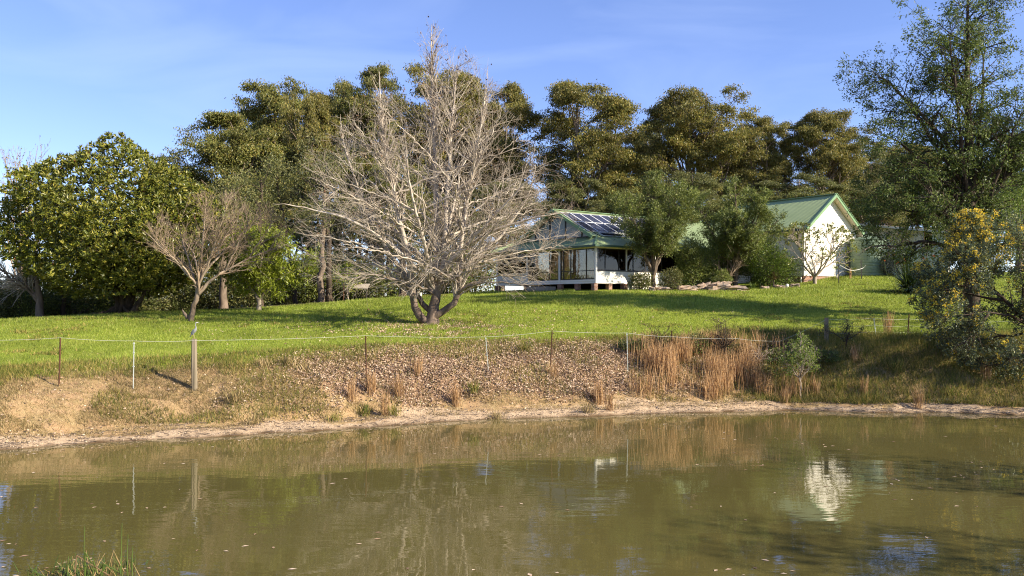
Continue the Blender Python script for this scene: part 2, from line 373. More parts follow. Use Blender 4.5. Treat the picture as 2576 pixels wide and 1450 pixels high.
def axis(lo, hi, a, b, step, grow=1.16):
    c = np.arange(a, b + step/2, step); l = [a]; s = step
    while l[-1] > lo: s *= grow; l.append(l[-1] - s)
    r = [c[-1]]; s = step
    while r[-1] < hi: s *= grow; r.append(r[-1] + s)
    return np.r_[np.array(l[1:])[::-1], c, np.array(r[1:])]
xs = axis(-900, 900, -20, 26, .19); ys = axis(-300, 1500, 19, 46, .16)
XX, YY = np.meshgrid(xs, ys); ZZ, SD = ground_su(XX, YY)
nx, ny = len(xs), len(ys)
ii = (np.arange(ny-1)[:, None] * nx + np.arange(nx-1)[None]).ravel()
gm = None
def ground_material():
    m, nt, out = new_mat('ground'); p = nt.nodes.new('ShaderNodeBsdfPrincipled'); p.inputs['Roughness'].default_value = .9; p.inputs['Specular IOR Level'].default_value = .1
    def attr(n):
        a = nt.nodes.new('ShaderNodeAttribute'); a.attribute_name = n; return a.outputs['Fac']
    n1 = noise_node(nt, .55, 5); n2 = noise_node(nt, 5.0, 5, .65); n3 = noise_node(nt, 28.0, 3, .6); n4 = noise_node(nt, 2.0, 4, .6, stretch=(.5,1.6,1))
    def R(n, st): r = ramp_node(nt, st); nt.links.new(n.outputs['Fac'], r.inputs[0]); return r.outputs[0]
    lawn = mix_node(nt, .5, R(n1, [(.3,(.155,.20,.018)),(.5,(.215,.265,.026)),(.7,(.29,.29,.05))]), R(n3, [(.3,(.12,.16,.013)),(.7,(.28,.31,.040))]))
    dry = mix_node(nt, .5, R(n2, [(.3,(.24,.15,.072)),(.5,(.40,.27,.14)),(.7,(.50,.36,.20))]), R(n4, [(.35,(.36,.22,.12)),(.6,(.22,.165,.065))]))
    mud = mix_node(nt, .55, R(n2, [(.3,(.30,.20,.115)),(.55,(.46,.33,.205)),(.75,(.54,.41,.27))]), R(n3, [(.3,(.22,.145,.085)),(.6,(.52,.39,.25))]))
    lit = mix_node(nt, .5, R(n2, [(.3,(.17,.10,.055)),(.7,(.36,.225,.135))]), R(n3, [(.3,(.12,.07,.035)),(.7,(.40,.26,.155))]))
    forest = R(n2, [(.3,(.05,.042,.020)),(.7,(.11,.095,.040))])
    def broke(a):            # zone edge broken up by noise
        ma = nt.nodes.new('ShaderNodeMath'); ma.operation = 'ADD'; nt.links.new(a, ma.inputs[0])
        mb = nt.nodes.new('ShaderNodeMapRange'); mb.inputs[3].default_value = -.45; mb.inputs[4].default_value = .45
        nt.links.new(n2.outputs['Fac'], mb.inputs[0]); nt.links.new(mb.outputs[0], ma.inputs[1])
        mc = nt.nodes.new('ShaderNodeMapRange'); mc.inputs[1].default_value = .35; mc.inputs[2].default_value = .65
        nt.links.new(ma.outputs[0], mc.inputs[0]); return mc.outputs[0]
    c = mix_node(nt, broke(attr('z_lawn')), dry, lawn)
    c = mix_node(nt, broke(attr('z_litter')), c, lit)
    c = mix_node(nt, broke(attr('z_mud')), c, mud)
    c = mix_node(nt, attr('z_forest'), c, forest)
    c = mix_node(nt, attr('z_wet'), c, (.11,.068,.032))
    nt.links.new(c, p.inputs['Base Color'])
    mm = nt.nodes.new('ShaderNodeMath'); mm.operation = 'ADD'; nt.links.new(n2.outputs['Fac'], mm.inputs[0]); nt.links.new(n3.outputs['Fac'], mm.inputs[1])
    b = bump_node(nt, mm.outputs[0], .7, .06); nt.links.new(b.outputs[0], p.inputs['Normal'])
    nt.links.new(p.outputs[0], out.inputs[0]); return m
def sstep(a, b, x): t = np.clip((x - a) / (b - a), 0, 1); return t*t*(3-2*t)
def zones(x, y, sd):
    far = y > 15
    crest = 3.6 + .6 * sstep(-9, 0, x) + .3*sstep(2, 8, x)
    lawn = np.where(far, sstep(crest - .5, crest + .5, sd), .35)
    mud = 1 - sstep(.45, 1.2 - .15*sstep(6, 10, x), sd + (vnoise(x*.8, y*.8, 44) - .5)*1.1)
    nb = (vnoise(x*.7+11, y*.9, 41) - .5)*1.6 + (vnoise(x*2.3, y*2.6+7, 42) - .5)*.8
    lit = sstep(-9.5, -3.0, x + nb*2.0) * (1 - sstep(4.0, 9, x + nb*1.5)) * sstep(.9, 1.9, sd + nb*.35) * (1 - sstep(3.7, 5.3, sd + nb*.5)) * far
    root = np.exp(-(((x + 2.9) / 3.4)**2 + ((y - 34.4) / 2.4)**2))
    lit = np.maximum(lit, .42 * root * sstep(.35, .7, vnoise(x*2.1, y*2.1, 43)))
    wet = 1 - sstep(.02, .22, sd + (vnoise(x*2.6, y*2.6, 45) - .5)*.22)
    # the lawn stops at the bush: behind this line lies leaf-strewn forest floor
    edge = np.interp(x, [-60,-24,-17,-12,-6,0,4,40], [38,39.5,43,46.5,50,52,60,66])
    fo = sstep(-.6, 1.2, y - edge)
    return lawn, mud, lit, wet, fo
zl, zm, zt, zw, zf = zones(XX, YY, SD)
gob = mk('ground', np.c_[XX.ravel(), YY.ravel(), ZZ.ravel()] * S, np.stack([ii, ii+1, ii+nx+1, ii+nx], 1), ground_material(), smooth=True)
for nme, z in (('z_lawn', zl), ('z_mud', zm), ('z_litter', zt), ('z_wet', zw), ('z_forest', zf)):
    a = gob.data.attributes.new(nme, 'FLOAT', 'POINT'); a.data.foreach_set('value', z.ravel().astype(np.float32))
tag(gob, 'green lawn sloping down to a bare sandy pond bank', None, None, 'structure')

def water_material():
    m, nt, out = new_mat('pond water'); p = nt.nodes.new('ShaderNodeBsdfPrincipled')
    n0 = noise_node(nt, .12, 3)
    r = ramp_node(nt, [(.3, (.086,.072,.022)), (.7, (.104,.088,.029))]); nt.links.new(n0.outputs['Fac'], r.inputs[0]); nt.links.new(r.outputs[0], p.inputs['Base Color'])
    p.inputs['Roughness'].default_value = .015; p.inputs['IOR'].default_value = 1.7; p.inputs['Specular IOR Level'].default_value = .5
    a = noise_node(nt, 1.1, 3, .5, stretch=(.55,1.5,1)); b = noise_node(nt, 5.5, 3, .55, stretch=(.6,1.3,1), dist=.4)
    patch = noise_node(nt, .16, 3, .5); pr = nt.nodes.new('ShaderNodeMapRange'); pr.inputs[1].default_value = .42; pr.inputs[2].default_value = .66; pr.inputs[3].default_value = .25; pr.inputs[4].default_value = 1.0
    nt.links.new(patch.outputs['Fac'], pr.inputs[0])
    mm = nt.nodes.new('ShaderNodeMath'); mm.operation = 'MULTIPLY_ADD'; mm.inputs[1].default_value = .10
    nt.links.new(b.outputs['Fac'], mm.inputs[0]); nt.links.new(a.outputs['Fac'], mm.inputs[2])
    mu = nt.nodes.new('ShaderNodeMath'); mu.operation = 'MULTIPLY'; nt.links.new(mm.outputs[0], mu.inputs[0]); nt.links.new(pr.outputs[0], mu.inputs[1])
    bp = bump_node(nt, mu.outputs[0], 1.0, .010); nt.links.new(bp.outputs[0], p.inputs['Normal'])
    nt.links.new(p.outputs[0], out.inputs[0]); return m
wv = np.array([(-26,5,0),(30,5,0),(30,31,0),(-26,31,0)], float) * S
tag(mk('pond_water', wv, np.array([[0,1,2,3]]), water_material()), 'murky olive brown pond water mirroring the bank', None, None, 'structure')
#%%PART2
# ------------------------------------------------------------------ the house
C0 = np.array([4.62, 46.0]) ; Z0 = 4.33
M['cream'] = solid_mat('cream weatherboard paint', (.80,.75,.64), (.74,.69,.58), 1.5, .55, .3)
M['white'] = solid_mat('white paint', (.76,.73,.66), (.68,.65,.58), 2, .5, .3)
M['greenroof'] = solid_mat('green painted steel', (.26,.325,.15), (.295,.36,.18), .6, .42, .45, stretch=(1,1,1))
M['greentrim'] = solid_mat('dark green trim', (.15,.25,.115), (.18,.28,.14), 2, .4, .4)
M['greengutter'] = solid_mat('deep green gutter', (.035,.075,.045), (.05,.09,.055), 2, .4, .4)
M['soffit'] = solid_mat('cream soffit', (.60,.52,.38), (.54,.47,.34), 2, .6, .2)
M['frame'] = solid_mat('dark window frame', (.022,.018,.016), (.035,.03,.026), 3, .4, .4)
M['timber'] = solid_mat('inner wall timber', (.34,.20,.09), (.24,.135,.06), 4, .6, .2, stretch=(1,1,6))
M['plaster'] = solid_mat('inner plaster', (.50,.40,.27), (.42,.33,.22), 2, .7, .2)
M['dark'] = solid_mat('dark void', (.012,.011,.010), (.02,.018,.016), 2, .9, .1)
M['concrete'] = solid_mat('concrete', (.36,.31,.24), (.26,.22,.17), 4, .85, .2, .3)
def brick_mat():
    m, nt, out = new_mat('brickwork'); p = nt.nodes.new('ShaderNodeBsdfPrincipled'); p.inputs['Roughness'].default_value = .85
    t = nt.nodes.new('ShaderNodeTexCoord'); mp = nt.nodes.new('ShaderNodeMapping'); b = nt.nodes.new('ShaderNodeTexBrick')
    mp.inputs['Rotation'].default_value = (math.pi/2, 0, 0)
    nt.links.new(t.outputs['Object'], mp.inputs[0]); nt.links.new(mp.outputs[0], b.inputs['Vector'])
    b.inputs['Scale'].default_value = 1; b.inputs['Brick Width'].default_value = .24; b.inputs['Row Height'].default_value = .086; b.inputs['Mortar Size'].default_value = .008
    b.inputs['Color1'].default_value = (.28,.125,.07,1); b.inputs['Color2'].default_value = (.19,.085,.055,1); b.inputs['Mortar'].default_value = (.38,.32,.25,1)
    nt.links.new(b.outputs['Color'], p.inputs['Base Color']); nt.links.new(p.outputs[0], out.inputs[0]); return m
M['brick'] = brick_mat()
def glass_mat(name, tint, clear):
    m, nt, out = new_mat(name); t = nt.nodes.new('ShaderNodeBsdfTransparent'); t.inputs[0].default_value = (*tint, 1)
    g = nt.nodes.new('ShaderNodeBsdfGlossy'); g.inputs['Roughness'].default_value = .02; g.inputs['Color'].default_value = (.9,.9,.9,1)
    lw = nt.nodes.new('ShaderNodeFresnel'); lw.inputs[0].default_value = 1.28
    mr = nt.nodes.new('ShaderNodeMapRange'); mr.inputs[3].default_value = 1 - clear; mr.inputs[4].default_value = 1
    nt.links.new(lw.outputs[0], mr.inputs[0])
    x = nt.nodes.new('ShaderNodeMixShader'); nt.links.new(mr.outputs[0], x.inputs[0]); nt.links.new(t.outputs[0], x.inputs[1]); nt.links.new(g.outputs[0], x.inputs[2])
    nt.links.new(x.outputs[0], out.inputs[0]); return m
M['glass'] = glass_mat('window glass', (.88,.85,.76), .99)
M['screen'] = glass_mat('tinted insect screen', (.42,.34,.24), .97)
M['skyglass'] = solid_mat('clerestory glass with painted reflection', (.34,.37,.38), (.28,.31,.32), 2, .25, .5)  # light reflecting off the panes is put into this pale opaque colour
def pv_mat():
    m, nt, out = new_mat('solar cells'); p = nt.nodes.new('ShaderNodeBsdfPrincipled'); p.inputs['Roughness'].default_value = .12
    t = nt.nodes.new('ShaderNodeTexCoord'); b = nt.nodes.new('ShaderNodeTexBrick'); nt.links.new(t.outputs['Object'], b.inputs['Vector'])
    b.offset = 0; b.inputs['Scale'].default_value = 1; b.inputs['Brick Width'].default_value = .156; b.inputs['Row Height'].default_value = .156; b.inputs['Mortar Size'].default_value = .008
    b.inputs['Color1'].default_value = (.012,.018,.055,1); b.inputs['Color2'].default_value = (.016,.022,.065,1); b.inputs['Mortar'].default_value = (.16,.18,.24,1)
    nt.links.new(b.outputs['Color'], p.inputs['Base Color']); nt.links.new(p.outputs[0], out.inputs[0]); return m
M['pv'] = pv_mat()
M['alu'] = solid_mat('aluminium frame', (.62,.62,.60), (.55,.55,.53), 3, .4, .5)

house = thing('farmhouse', (C0[0]*S, C0[1]*S, Z0*S), 'cream weatherboard farmhouse with green corrugated roofs and solar panels', 'house', rz=math.atan2(.6,.8))
def hbox(name, x0, x1, y0, y1, z0, z1, mat, parent=None):
    return MB().box(x0*S, x1*S, y0*S, y1*S, z0*S, z1*S).build(name, mat, parent or house)
def hbar(name, a, b, w, h, mat, parent=None):
    return MB().bar(np.array(a)*S, np.array(b)*S, w*S, h*S).build(name, mat, parent or house)
def corrugated(name, a, b, c, d, mat, parent, pitch=.105, amp=.014, thick=.006, scale=S):
    """sheet a-b (low edge) d-c (high edge), ribs run from low to high edge"""
    a, b, c, d = [np.array(v, float)*scale for v in (a, b, c, d)]
    n = norm(np.cross(b - a, d - a)); n = n if n[2] > 0 else -n
    k = max(2, int(np.linalg.norm(b - a) / pitch)) * 4 + 1
    t = np.linspace(0, 1, k)[:, None]; off = (np.sin(np.arange(k) * math.pi / 2) * amp)[:, None] * n
    lo = a + (b - a) * t + off; hi = d + (c - d) * t + off
    V = np.concatenate([lo, hi, lo - n*thick, hi - n*thick]); i = np.arange(k-1)
    F1 = np.stack([i, i+1, k+i+1, k+i], 1); F2 = np.stack([2*k+i, 3*k+i, 3*k+i+1, 2*k+i+1], 1)
    F3 = np.stack([i, 2*k+i, 2*k+i+1, i+1], 1)
    return mk(name, V, [F1, F2, F3], mat, parent)

# weatherboards: each board its own piece
def boards_x(x0, x1, y, z0, z1, pitch, mat, face=-1, lim=None):   # boards on a wall that faces -y
    z = z0
    while z < z1 - .02:
        zt = min(z + pitch, z1)
        l0, r0, l1, r1 = x0, x1, x0, x1
        if lim: l0, r0 = lim(z); l1, r1 = lim(zt)
        if r1 - l1 < .05: l1 = r1 = (l0 + r0) / 2
        if r0 - l0 > .1:
            V = np.array([[l0,y-.024,z+.006],[r0,y-.024,z+.006],[r1,y-.008,zt],[l1,y-.008,zt],[l0,y,z+.006],[r0,y,z+.006],[r1,y,zt],[l1,y,zt]])*S
            mk('weatherboard', V, np.array([[0,1,2,3],[4,7,6,5],[0,4,5,1],[1,5,6,2],[2,6,7,3],[3,7,4,0]]), mat, house)
        z = zt
def boards_y(y0, y1, x, z0, z1, pitch, mat):                        # boards on a wall that faces -x
    z = z0
    while z < z1 - .02:
        zt = min(z + pitch, z1)
        V = np.array([[x-.024,y1,z+.006],[x-.024,y0,z+.006],[x-.008,y0,zt],[x-.008,y1,zt],[x,y1,z+.006],[x,y0,z+.006],[x,y0,zt],[x,y1,zt]])*S
        mk('weatherboard', V, np.array([[0,1,2,3],[4,7,6,5],[0,4,5,1],[1,5,6,2],[2,6,7,3],[3,7,4,0]]), mat, house)
        z = zt

# verandah floor, skirts, sill boards
hbox('floor', .03, 13.5, .03, 9.3, .36, .44, M['timber'])
hbox('ceiling', .02, 13.5, .02, 9.3, 2.33, 2.37, M['soffit'])
boards_x(.07, 13.5, 0.0, .35, 1.04, .14, M['cream'])
boards_y(.05, 6.1, 0.0, .35, .58, .115, M['cream'])
boards_y(6.15, 9.3, 0.0, .35, 1.04, .14, M['cream'])
hbox('wall_lining', .05, 13.5, .004, .05, .36, 1.04, M['plaster']); hbox('wall_lining', .004, .05, 6.14, 9.3, .36, 1.04, M['plaster']); hbox('wall_lining', .004, .05, .052, 6.1, .36, .58, M['plaster'])
hbox('window_sill', .05, 13.5, -.05, .06, 1.042, 1.075, M['frame']); hbox('window_sill', -.05, .06, 6.15, 9.3, 1.042, 1.075, M['cream'])
# inner walls of the house proper
hbox('inner_wall', 2.6, 13.5, 2.6, 2.7, .44, 2.33, M['timber']); hbox('inner_wall', 2.6, 2.7, 2.72, 9.2, .44, 2.33, M['plaster'])
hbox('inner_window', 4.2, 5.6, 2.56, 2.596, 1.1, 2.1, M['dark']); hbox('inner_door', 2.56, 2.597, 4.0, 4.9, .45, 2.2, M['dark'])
hbox('back_wall', 2.72, 13.5, 9.2, 9.3, .3, 2.5, M['cream'])
# posts and beam
for v in (0.0, 3.08, 6.12, 9.25): hbox('verandah_post', -.055, .055, v-.055, v+.055, .36, 2.30, M['white'])
for u in (2.31, 4.62, 6.93, 9.24, 11.5): hbox('verandah_post', u-.05, u+.05, -.052, .052, 1.08, 2.30, M['white'])
hbox('head_beam', -.058, 13.5, -.06, .06, 2.302, 2.40, M['cream']); hbox('head_beam', -.06, .06, .062, 9.3, 2.303, 2.401, M['cream'])
# windows of the front side
def window_front(x0, x1, z0, z1, split, mat=None):
    g = hbox('window', x0, x1, -.006, .006, z0, z1, mat or M['glass'])
    w = .022
    for a in [x0, *split, x1]: hbox('frame', a-w, a+w, -.03, -.008, z0, z1, M['frame'], g)
    for z in (z0 + w, z1 - w): hbox('frame', x0+w+.001, x1-w-.001, -.028, -.0085, z-w, z+w, M['frame'], g)
window_front(.07, 2.24, 1.08, 2.30, [.69, 1.73], M['screen'])
for a in (2.37, 4.68, 6.99, 9.30): window_front(a, a + 2.16, 1.08, 2.30, [a+.5, a+1.5], M['screen'])
def window_left(y0, y1, z0, z1, split, rails, mat=None):
    g = hbox('window', -.006, .006, y0, y1, z0, z1, mat or M['glass'])
    w = .02
    for a in [y0, *split, y1]: hbox('frame', -.03, -.008, a-w, a+w, z0, z1, M['frame'], g)
    for z in [z0 + w, *rails, z1 - w]: hbox('frame', -.028, -.0085, y0+w+.001, y1-w-.001, z-w, z+w, M['frame'], g)
window_left(.07, 2.95, .60, 2.29, [.78, 2.10, 2.72], [1.07])
window_left(3.2, 6.0, .60, 2.29, [4.0, 5.2], [1.07])
window_left(6.2, 9.15, 1.08, 2.29, [7.2, 8.2], [])
# stumps
for x, y in ((.0,.0), (0,1.4), (0,2.9), (0,6.1), (0,9.1), (1.11,.02), (2.25,.02)):
    hbox('brick_pier', x-.13, x+.13, y-.02, y+.24, -.75, .345, M['brick'])
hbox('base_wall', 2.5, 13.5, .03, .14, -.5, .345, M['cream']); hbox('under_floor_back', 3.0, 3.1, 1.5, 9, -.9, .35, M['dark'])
hbox('landing', -.9, -.07, 3.35, 5.0, -.7, .22, M['concrete']); hbox('step', -1.3, -.91, 3.45, 4.9, -.8, -.02, M['concrete'])
# verandah roofs with hip
e, ez, tz, ti = -.42, 2.46, 3.08, 1.06
corrugated('verandah_roof', (e,e,ez), (13.6,e,ez), (13.6,ti,tz), (ti,ti,tz), M['greenroof'], house)
corrugated('verandah_roof', (e,9.7,ez), (e,e,ez), (ti,ti,tz), (ti,9.7,tz), M['greenroof'], house)
hbar('hip_cap', (e,e,ez+.02), (ti,ti,tz+.025), .10, .03, M['greentrim'])
hbox('gutter', e-.06, 13.5, e-.07, e+.02, ez-.11, ez-.005, M['greengutter']); hbox('gutter', e-.07, e+.02, e+.022, 9.7, ez-.112, ez-.006, M['greengutter'])
hbox('soffit', e+.02, 13.5, e+.022, -.062, ez-.06, ez-.045, M['soffit']); hbox('soffit', e+.022, -.062, -.06, 9.6, ez-.061, ez-.046, M['soffit'])
# main roof
rz_, ry = 4.85, 4.5
corrugated('main_roof', (.6,1.0,3.06), (14.2,1.0,3.06), (14.2,ry,rz_), (.6,ry,rz_), M['greenroof'], house)
corrugated('main_roof', (14.2,8.0,3.06), (.6,8.0,3.06), (.6,ry,rz_), (14.2,ry,rz_), M['greenroof'], house)
hbox('ridge_cap', .55, 14.2, ry-.12, ry+.12, rz_+.005, rz_+.04, M['greentrim'])
hbar('barge_board', (.57,.95,3.0), (.57,ry,rz_-.03), .05, .17, M['greentrim']); hbar('barge_board', (.57,8.05,3.0), (.57,ry,rz_-.03), .05, .17, M['greentrim'])
def tri_wall(name, x0, x1, pts, mat, parent=house):
    P = np.array(pts, float); n = len(P)
    V = np.concatenate([np.c_[np.full(n, x0), P], np.c_[np.full(n, x1), P]]) * S
    i = np.arange(n); j = (i+1) % n
    return mk(name, V, [np.stack([i, j, n+j, n+i], 1), i[::-1][None], (n+i)[None]], mat, parent)
tri_wall('gable_wall', 1.1, 1.16, [(1.2,2.7),(7.8,2.7),(7.8,3.1),(ry,4.75),(1.2,3.1)], M['cream'])
def clere(y0, y1):
    z = lambda y: 3.1 + (min(y, 2*ry-y) - 1.05) * .50
    g = tri_wall('clerestory_pane', 1.05, 1.095, [(y0,3.10),(y1,3.10),(y1,z(y1)-.10),(y0,z(y0)-.10)], M['skyglass'])
    for yy in (y0, y1): hbar('frame', (1.03,yy,3.06), (1.03,yy,z(yy)-.08), .05, .05, M['frame'], g)
    hbar('frame', (1.03,y0,3.085), (1.03,y1,3.085), .05, .05, M['frame'], g); hbar('frame', (1.03,y0,z(y0)-.09), (1.03,y1,z(y1)-.09), .05, .05, M['frame'], g)
clere(1.55, 2.3); clere(2.34, 3.75); clere(3.79, 5.2); clere(5.24, 6.65)
# solar panels: two rows
sl = np.array([0, ry-1.0, rz_-3.06]); sll = np.linalg.norm(sl); sl = sl / sll; sn = np.array([0, -sl[2], sl[1]])
def panel(x, d0, w, h, mat, frame, name, up=.05):
    o = np.array([x, 1.0, 3.06]) + sl*d0 + sn*up; ex = np.array([1.0,0,0])
    q = lambda a, b, c: (o + ex*a + sl*b + sn*c) * S
    V = [q(a,b,c) for c in (-.02,.0) for a,b in ((0,0),(w,0),(w,h),(0,h))]
    p = MB().add(V, BOXF).build(name, mat, house)
    f = MB(); t = .02
    for a0,a1,b0,b1 in ((0,w,-t,t),(0,w,h-t,h+t),(-t,t,t,h-t),(w-t,w+t,t,h-t)):
        f.add([q(a,b,c) for c in (-.025,.012) for a,b in ((a0,b0),(a1,b0),(a1,b1),(a0,b1))], BOXF)
    f.build('frame', frame, p)
for r in range(2):
    for i in range(9): panel(.86 + i*.78, .62 + r*1.43, .74, 1.39, M['pv'], M['alu'], 'solar_panel')
for i in range(2): panel(1.5 + i*1.9, .04, 1.7, .42, M['dark'], M['alu'], 'solar_collector')
for x in (.98,): hbar('roof_pipe', (x,.55,2.98), (x,1.6,3.45), .035, .035, M['dark'])

# gable wing
gx0, gx1, gy0, gy1 = 13.6, 19.28, -3.9, 4.0; rx = 16.44; we, wr = 3.79, 6.08; slope = (wr-we)/(rx-13.3)
roof_at = lambda x: wr - abs(x - rx) * slope
hbox('wing_core', gx0+.002, gx1-.002, gy0+.002, gy1, .93, 3.82, M['cream'])
def lim(z):
    if z <= roof_at(gx0) - .12: return gx0, gx1
    w = (wr - .12 - z) / slope; return rx - w, rx + w
boards_x(gx0, gx1, gy0, .93, wr - .2, .15, M['cream'], lim=lim)
boards_y(gy0, -.45, gx0, .93, 3.83, .15, M['cream'])
Vg = np.array([(gx0,gy0+.004,3.82),(gx1,gy0+.004,3.82),(rx,gy0+.004,wr-.15),(gx0,gy0+.3,3.82),(gx1,gy0+.3,3.82),(rx,gy0+.3,wr-.15)])*S
mk('gable_core', Vg, [np.array([[0,1,2],[5,4,3]]), np.array([[0,3,4,1],[1,4,5,2],[2,5,3,0]])], M['cream'], house)
hbox('brick_base', gx0+.02, gx1-.02, gy0+.02, gy1, -.6, .92, M['brick'])
hbox('corner_board', gx0-.03, gx0+.05, gy0-.035, gy0-.026, .93, 3.8, M['white']); hbox('corner_board', gx1-.05, gx1+.03, gy0-.035, gy0-.026, .93, 3.8, M['white'])
corrugated('wing_roof', (13.3,gy1+.4,we), (13.3,-4.3,we), (rx,-4.3,wr), (rx,gy1+.4,wr), M['greenroof'], house, .12, .02)
corrugated('wing_roof', (19.58,-4.3,we), (19.58,gy1+.4,we), (rx,gy1+.4,wr), (rx,-4.3,wr), M['greenroof'], house, .12, .02)
hbox('ridge_cap', rx-.12, rx+.12, -4.33, gy1+.4, wr+.012, wr+.05, M['greentrim'])
for sgn in (-1, 1):
    xe = rx + sgn*(rx-13.3)
    hbar('barge_board', (xe,-4.33,we-.05), (rx-.0*sgn,-4.33,wr-.055), .06, .19, M['greentrim'])
    hbar('barge_cap', (xe,-4.33,we+.055), (rx,-4.33,wr+.045), .13, .03, M['greentrim'])
    a = np.array([(xe,-4.29,we-.12),(rx,-4.29,wr-.12),(rx,gy0-.03,wr-.12),(xe,gy0-.03,we-.12)])*S; b = a.copy(); b[:,2] += .03
    mk('soffit', np.concatenate([a, b]), BOXF, M['soffit'], house)
    x0, x1 = (xe-.1, xe+.0) if sgn < 0 else (xe, xe+.1)
    hbox('gutter', x0, x1, -4.3, gy1, we-.14, we-.01, M['greengutter'])
    hbox('fascia', min(xe, xe-sgn*.06), max(xe, xe-sgn*.06), -4.25, gy1, we-.2, we-.03, M['soffit'])
hbar('downpipe', (13.52,-3.75,we-.2), (13.52,-3.75,.3), .06, .06, M['white']); hbar('downpipe', (19.36,-3.85,we-.2), (19.36,-3.85,.3), .06, .06, M['cream'])
hbox('wall_vent', 18.55, 18.95, gy0-.06, gy0-.03, .98, 1.55, M['concrete'])

# things on the verandah
def hw(x, y, z): 
    c, s_ = .8, .6
    return np.array([C0[0] + x*c - y*s_, C0[1] + x*s_ + y*c, Z0 + z]) * S
ch = thing('verandah_chair', hw(.42,.50,.44), 'pale timber chair draped with orange cloth behind the verandah glass', 'chair', rz=.9)
for sx in (-1,1):
    for sy in (-1,1): MB().bar((.2*sx,.2*sy,0),(.2*sx,.2*sy,.9 if sy>0 else .45),.04).build('leg', M['white'], ch)
MB().box(-.22,.22,-.22,.22,.452,.49).build('seat', M['timber'], ch)
MB().box(-.25,.25,-.27,-.225,.2,.56).box(-.24,.24,-.22,.23,.492,.54).box(-.23,.23,.225,.26,.5,.93).build('cloth', solid_mat('orange cloth',(.62,.10,.02),(.5,.07,.015),6,.8), ch)
tb = thing('verandah_table', hw(1.5,1.3,.44), 'low timber table inside the verandah', 'table', rz=.6)
MB().box(-.7,.7,-.4,.4,.70,.74).build('table_top', M['timber'], tb)
for sx in (-1,1):
    for sy in (-1,1): MB().box(.62*sx-.03,.62*sx+.03,.33*sy-.03,.33*sy+.03,0,.698).build('leg', M['timber'], tb)

# ------------------------------------------------------------------ shed, tank and yard objects
M['shedsteel'] = solid_mat('weathered grey green steel', (.46,.52,.48), (.38,.43,.40), 1.2, .5, .4)
M['shedpale'] = solid_mat('weathered pale steel', (.58,.56,.51), (.44,.42,.39), 1.5, .55, .4)
M['tank'] = solid_mat('green tank', (.165,.225,.145), (.20,.26,.17), 1.0, .5, .3)
M['rustiron'] = solid_mat('rusty iron', (.13,.055,.025), (.07,.035,.02), 12, .8, .3)
M['blackiron'] = solid_mat('black iron', (.02,.018,.017), (.035,.03,.028), 8, .6, .3)
sA, sB = np.array([24.6, 60.0]), np.array([29.9, 57.2]); zs = 5.2
shed = thing('farm_shed', (sA[0]*S, sA[1]*S, zs*S), 'grey green corrugated iron farm shed behind the tank', 'shed', rz=math.atan2(sB[1]-sA[1], sB[0]-sA[0]))
Ls = float(np.linalg.norm(sB - sA))
zt = lambda x: 4.1 - .85 * x / Ls
n = 6
for i in range(n):
    a, b = Ls*i/n, Ls*(i+1)/n - .01
    o = corrugated('lower_wall_sheet', (a,0,-.4), (b,0,-.4), (b,0.0,2.1), (a,0.0,2.1), M['shedsteel'], shed, .11, .016)
    if i != 4: corrugated('upper_wall_sheet', (a,.12,2.05), (b,.12,2.05), (b,.12,zt(b)-.06), (a,.12,zt(a)-.06), M['shedpale'] if i in (1,2,3) else M['shedsteel'], shed, .11, .016)
    else: corrugated('upper_wall_sheet', (a,.12,2.05), (b-.45,.12,2.05), (b-.45,.12,zt(b)-.06), (a,.12,zt(a)-.06), M['shedpale'], shed, .11, .016)
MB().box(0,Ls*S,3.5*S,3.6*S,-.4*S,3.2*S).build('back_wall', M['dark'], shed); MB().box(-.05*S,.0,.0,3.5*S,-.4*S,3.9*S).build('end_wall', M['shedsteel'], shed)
corrugated('end_wall_sheet', (Ls,0,-.4), (Ls,3.5,-.4), (Ls,3.5,3.2), (Ls,0,3.2), M['shedpale'], shed, .11, .016)
corrugated('shed_roof', (Ls+.3,-.35,zt(Ls)-.02), (Ls+.3,3.8,zt(Ls)-.02), (-.3,3.8,zt(0)+.03), (-.3,-.35,zt(0)+.03), solid_mat('faded zinc', (.48,.42,.36), (.36,.31,.27), 2, .5, .4), shed, .12, .016)
MB().bar((-.3*S,-.38*S,(zt(0)-.06)*S), ((Ls+.3)*S,-.38*S,(zt(Ls)-.10)*S), .05, .14).build('fascia', M['shedpale'], shed)
MB().box((Ls*5/6-.5)*S,(Ls*5/6-.44)*S,.02*S,.1*S,2.11*S,3.3*S).build('post', M['timber'], shed)

def lathe(prof, k=40):
    P = np.array(prof, float); n = len(P); a = np.arange(k)/k*2*math.pi
    V = np.stack([P[:,None,0]*np.cos(a), P[:,None,0]*np.sin(a), np.repeat(P[:,1:2], k, 1)], -1).reshape(-1,3)
    i = np.arange(n-1)[:,None]*k; j = np.arange(k)[None]; j2 = (j+1)%k
    return V, np.stack([i+j, i+j2, i+k+j2, i+k+j], -1).reshape(-1,4)
tp = at(2184, 53.3); tr, th = 1.10*S, 2.28*S
tank = thing('water_tank', tp - np.array([0,0,.1]), 'round green ribbed rainwater tank beside the gable end', 'water tank')
prof = []; nr = 11
for i in range(nr):
    z = th*i/nr; prof += [(tr-.022, z), (tr, z+.04), (tr, z+th/nr-.05), (tr-.022, z+th/nr-.012)]
V, Fq = lathe(prof); mk('barrel', V, Fq, M['tank'], tank)
V, Fq = lathe([(tr-.01, th-.01), (tr+.03, th+.02), (tr+.02, th+.06), (tr*.55, th+.26), (tr*.2, th+.34), (.001, th+.35)]); mk('lid', V, Fq, M['tank'], tank, True)
V, Fq = lathe([(.22, th+.27), (.24, th+.40), (.20, th+.43), (.001, th+.43)], 16); mk('hatch', V, Fq, M['tank'], tank, True)

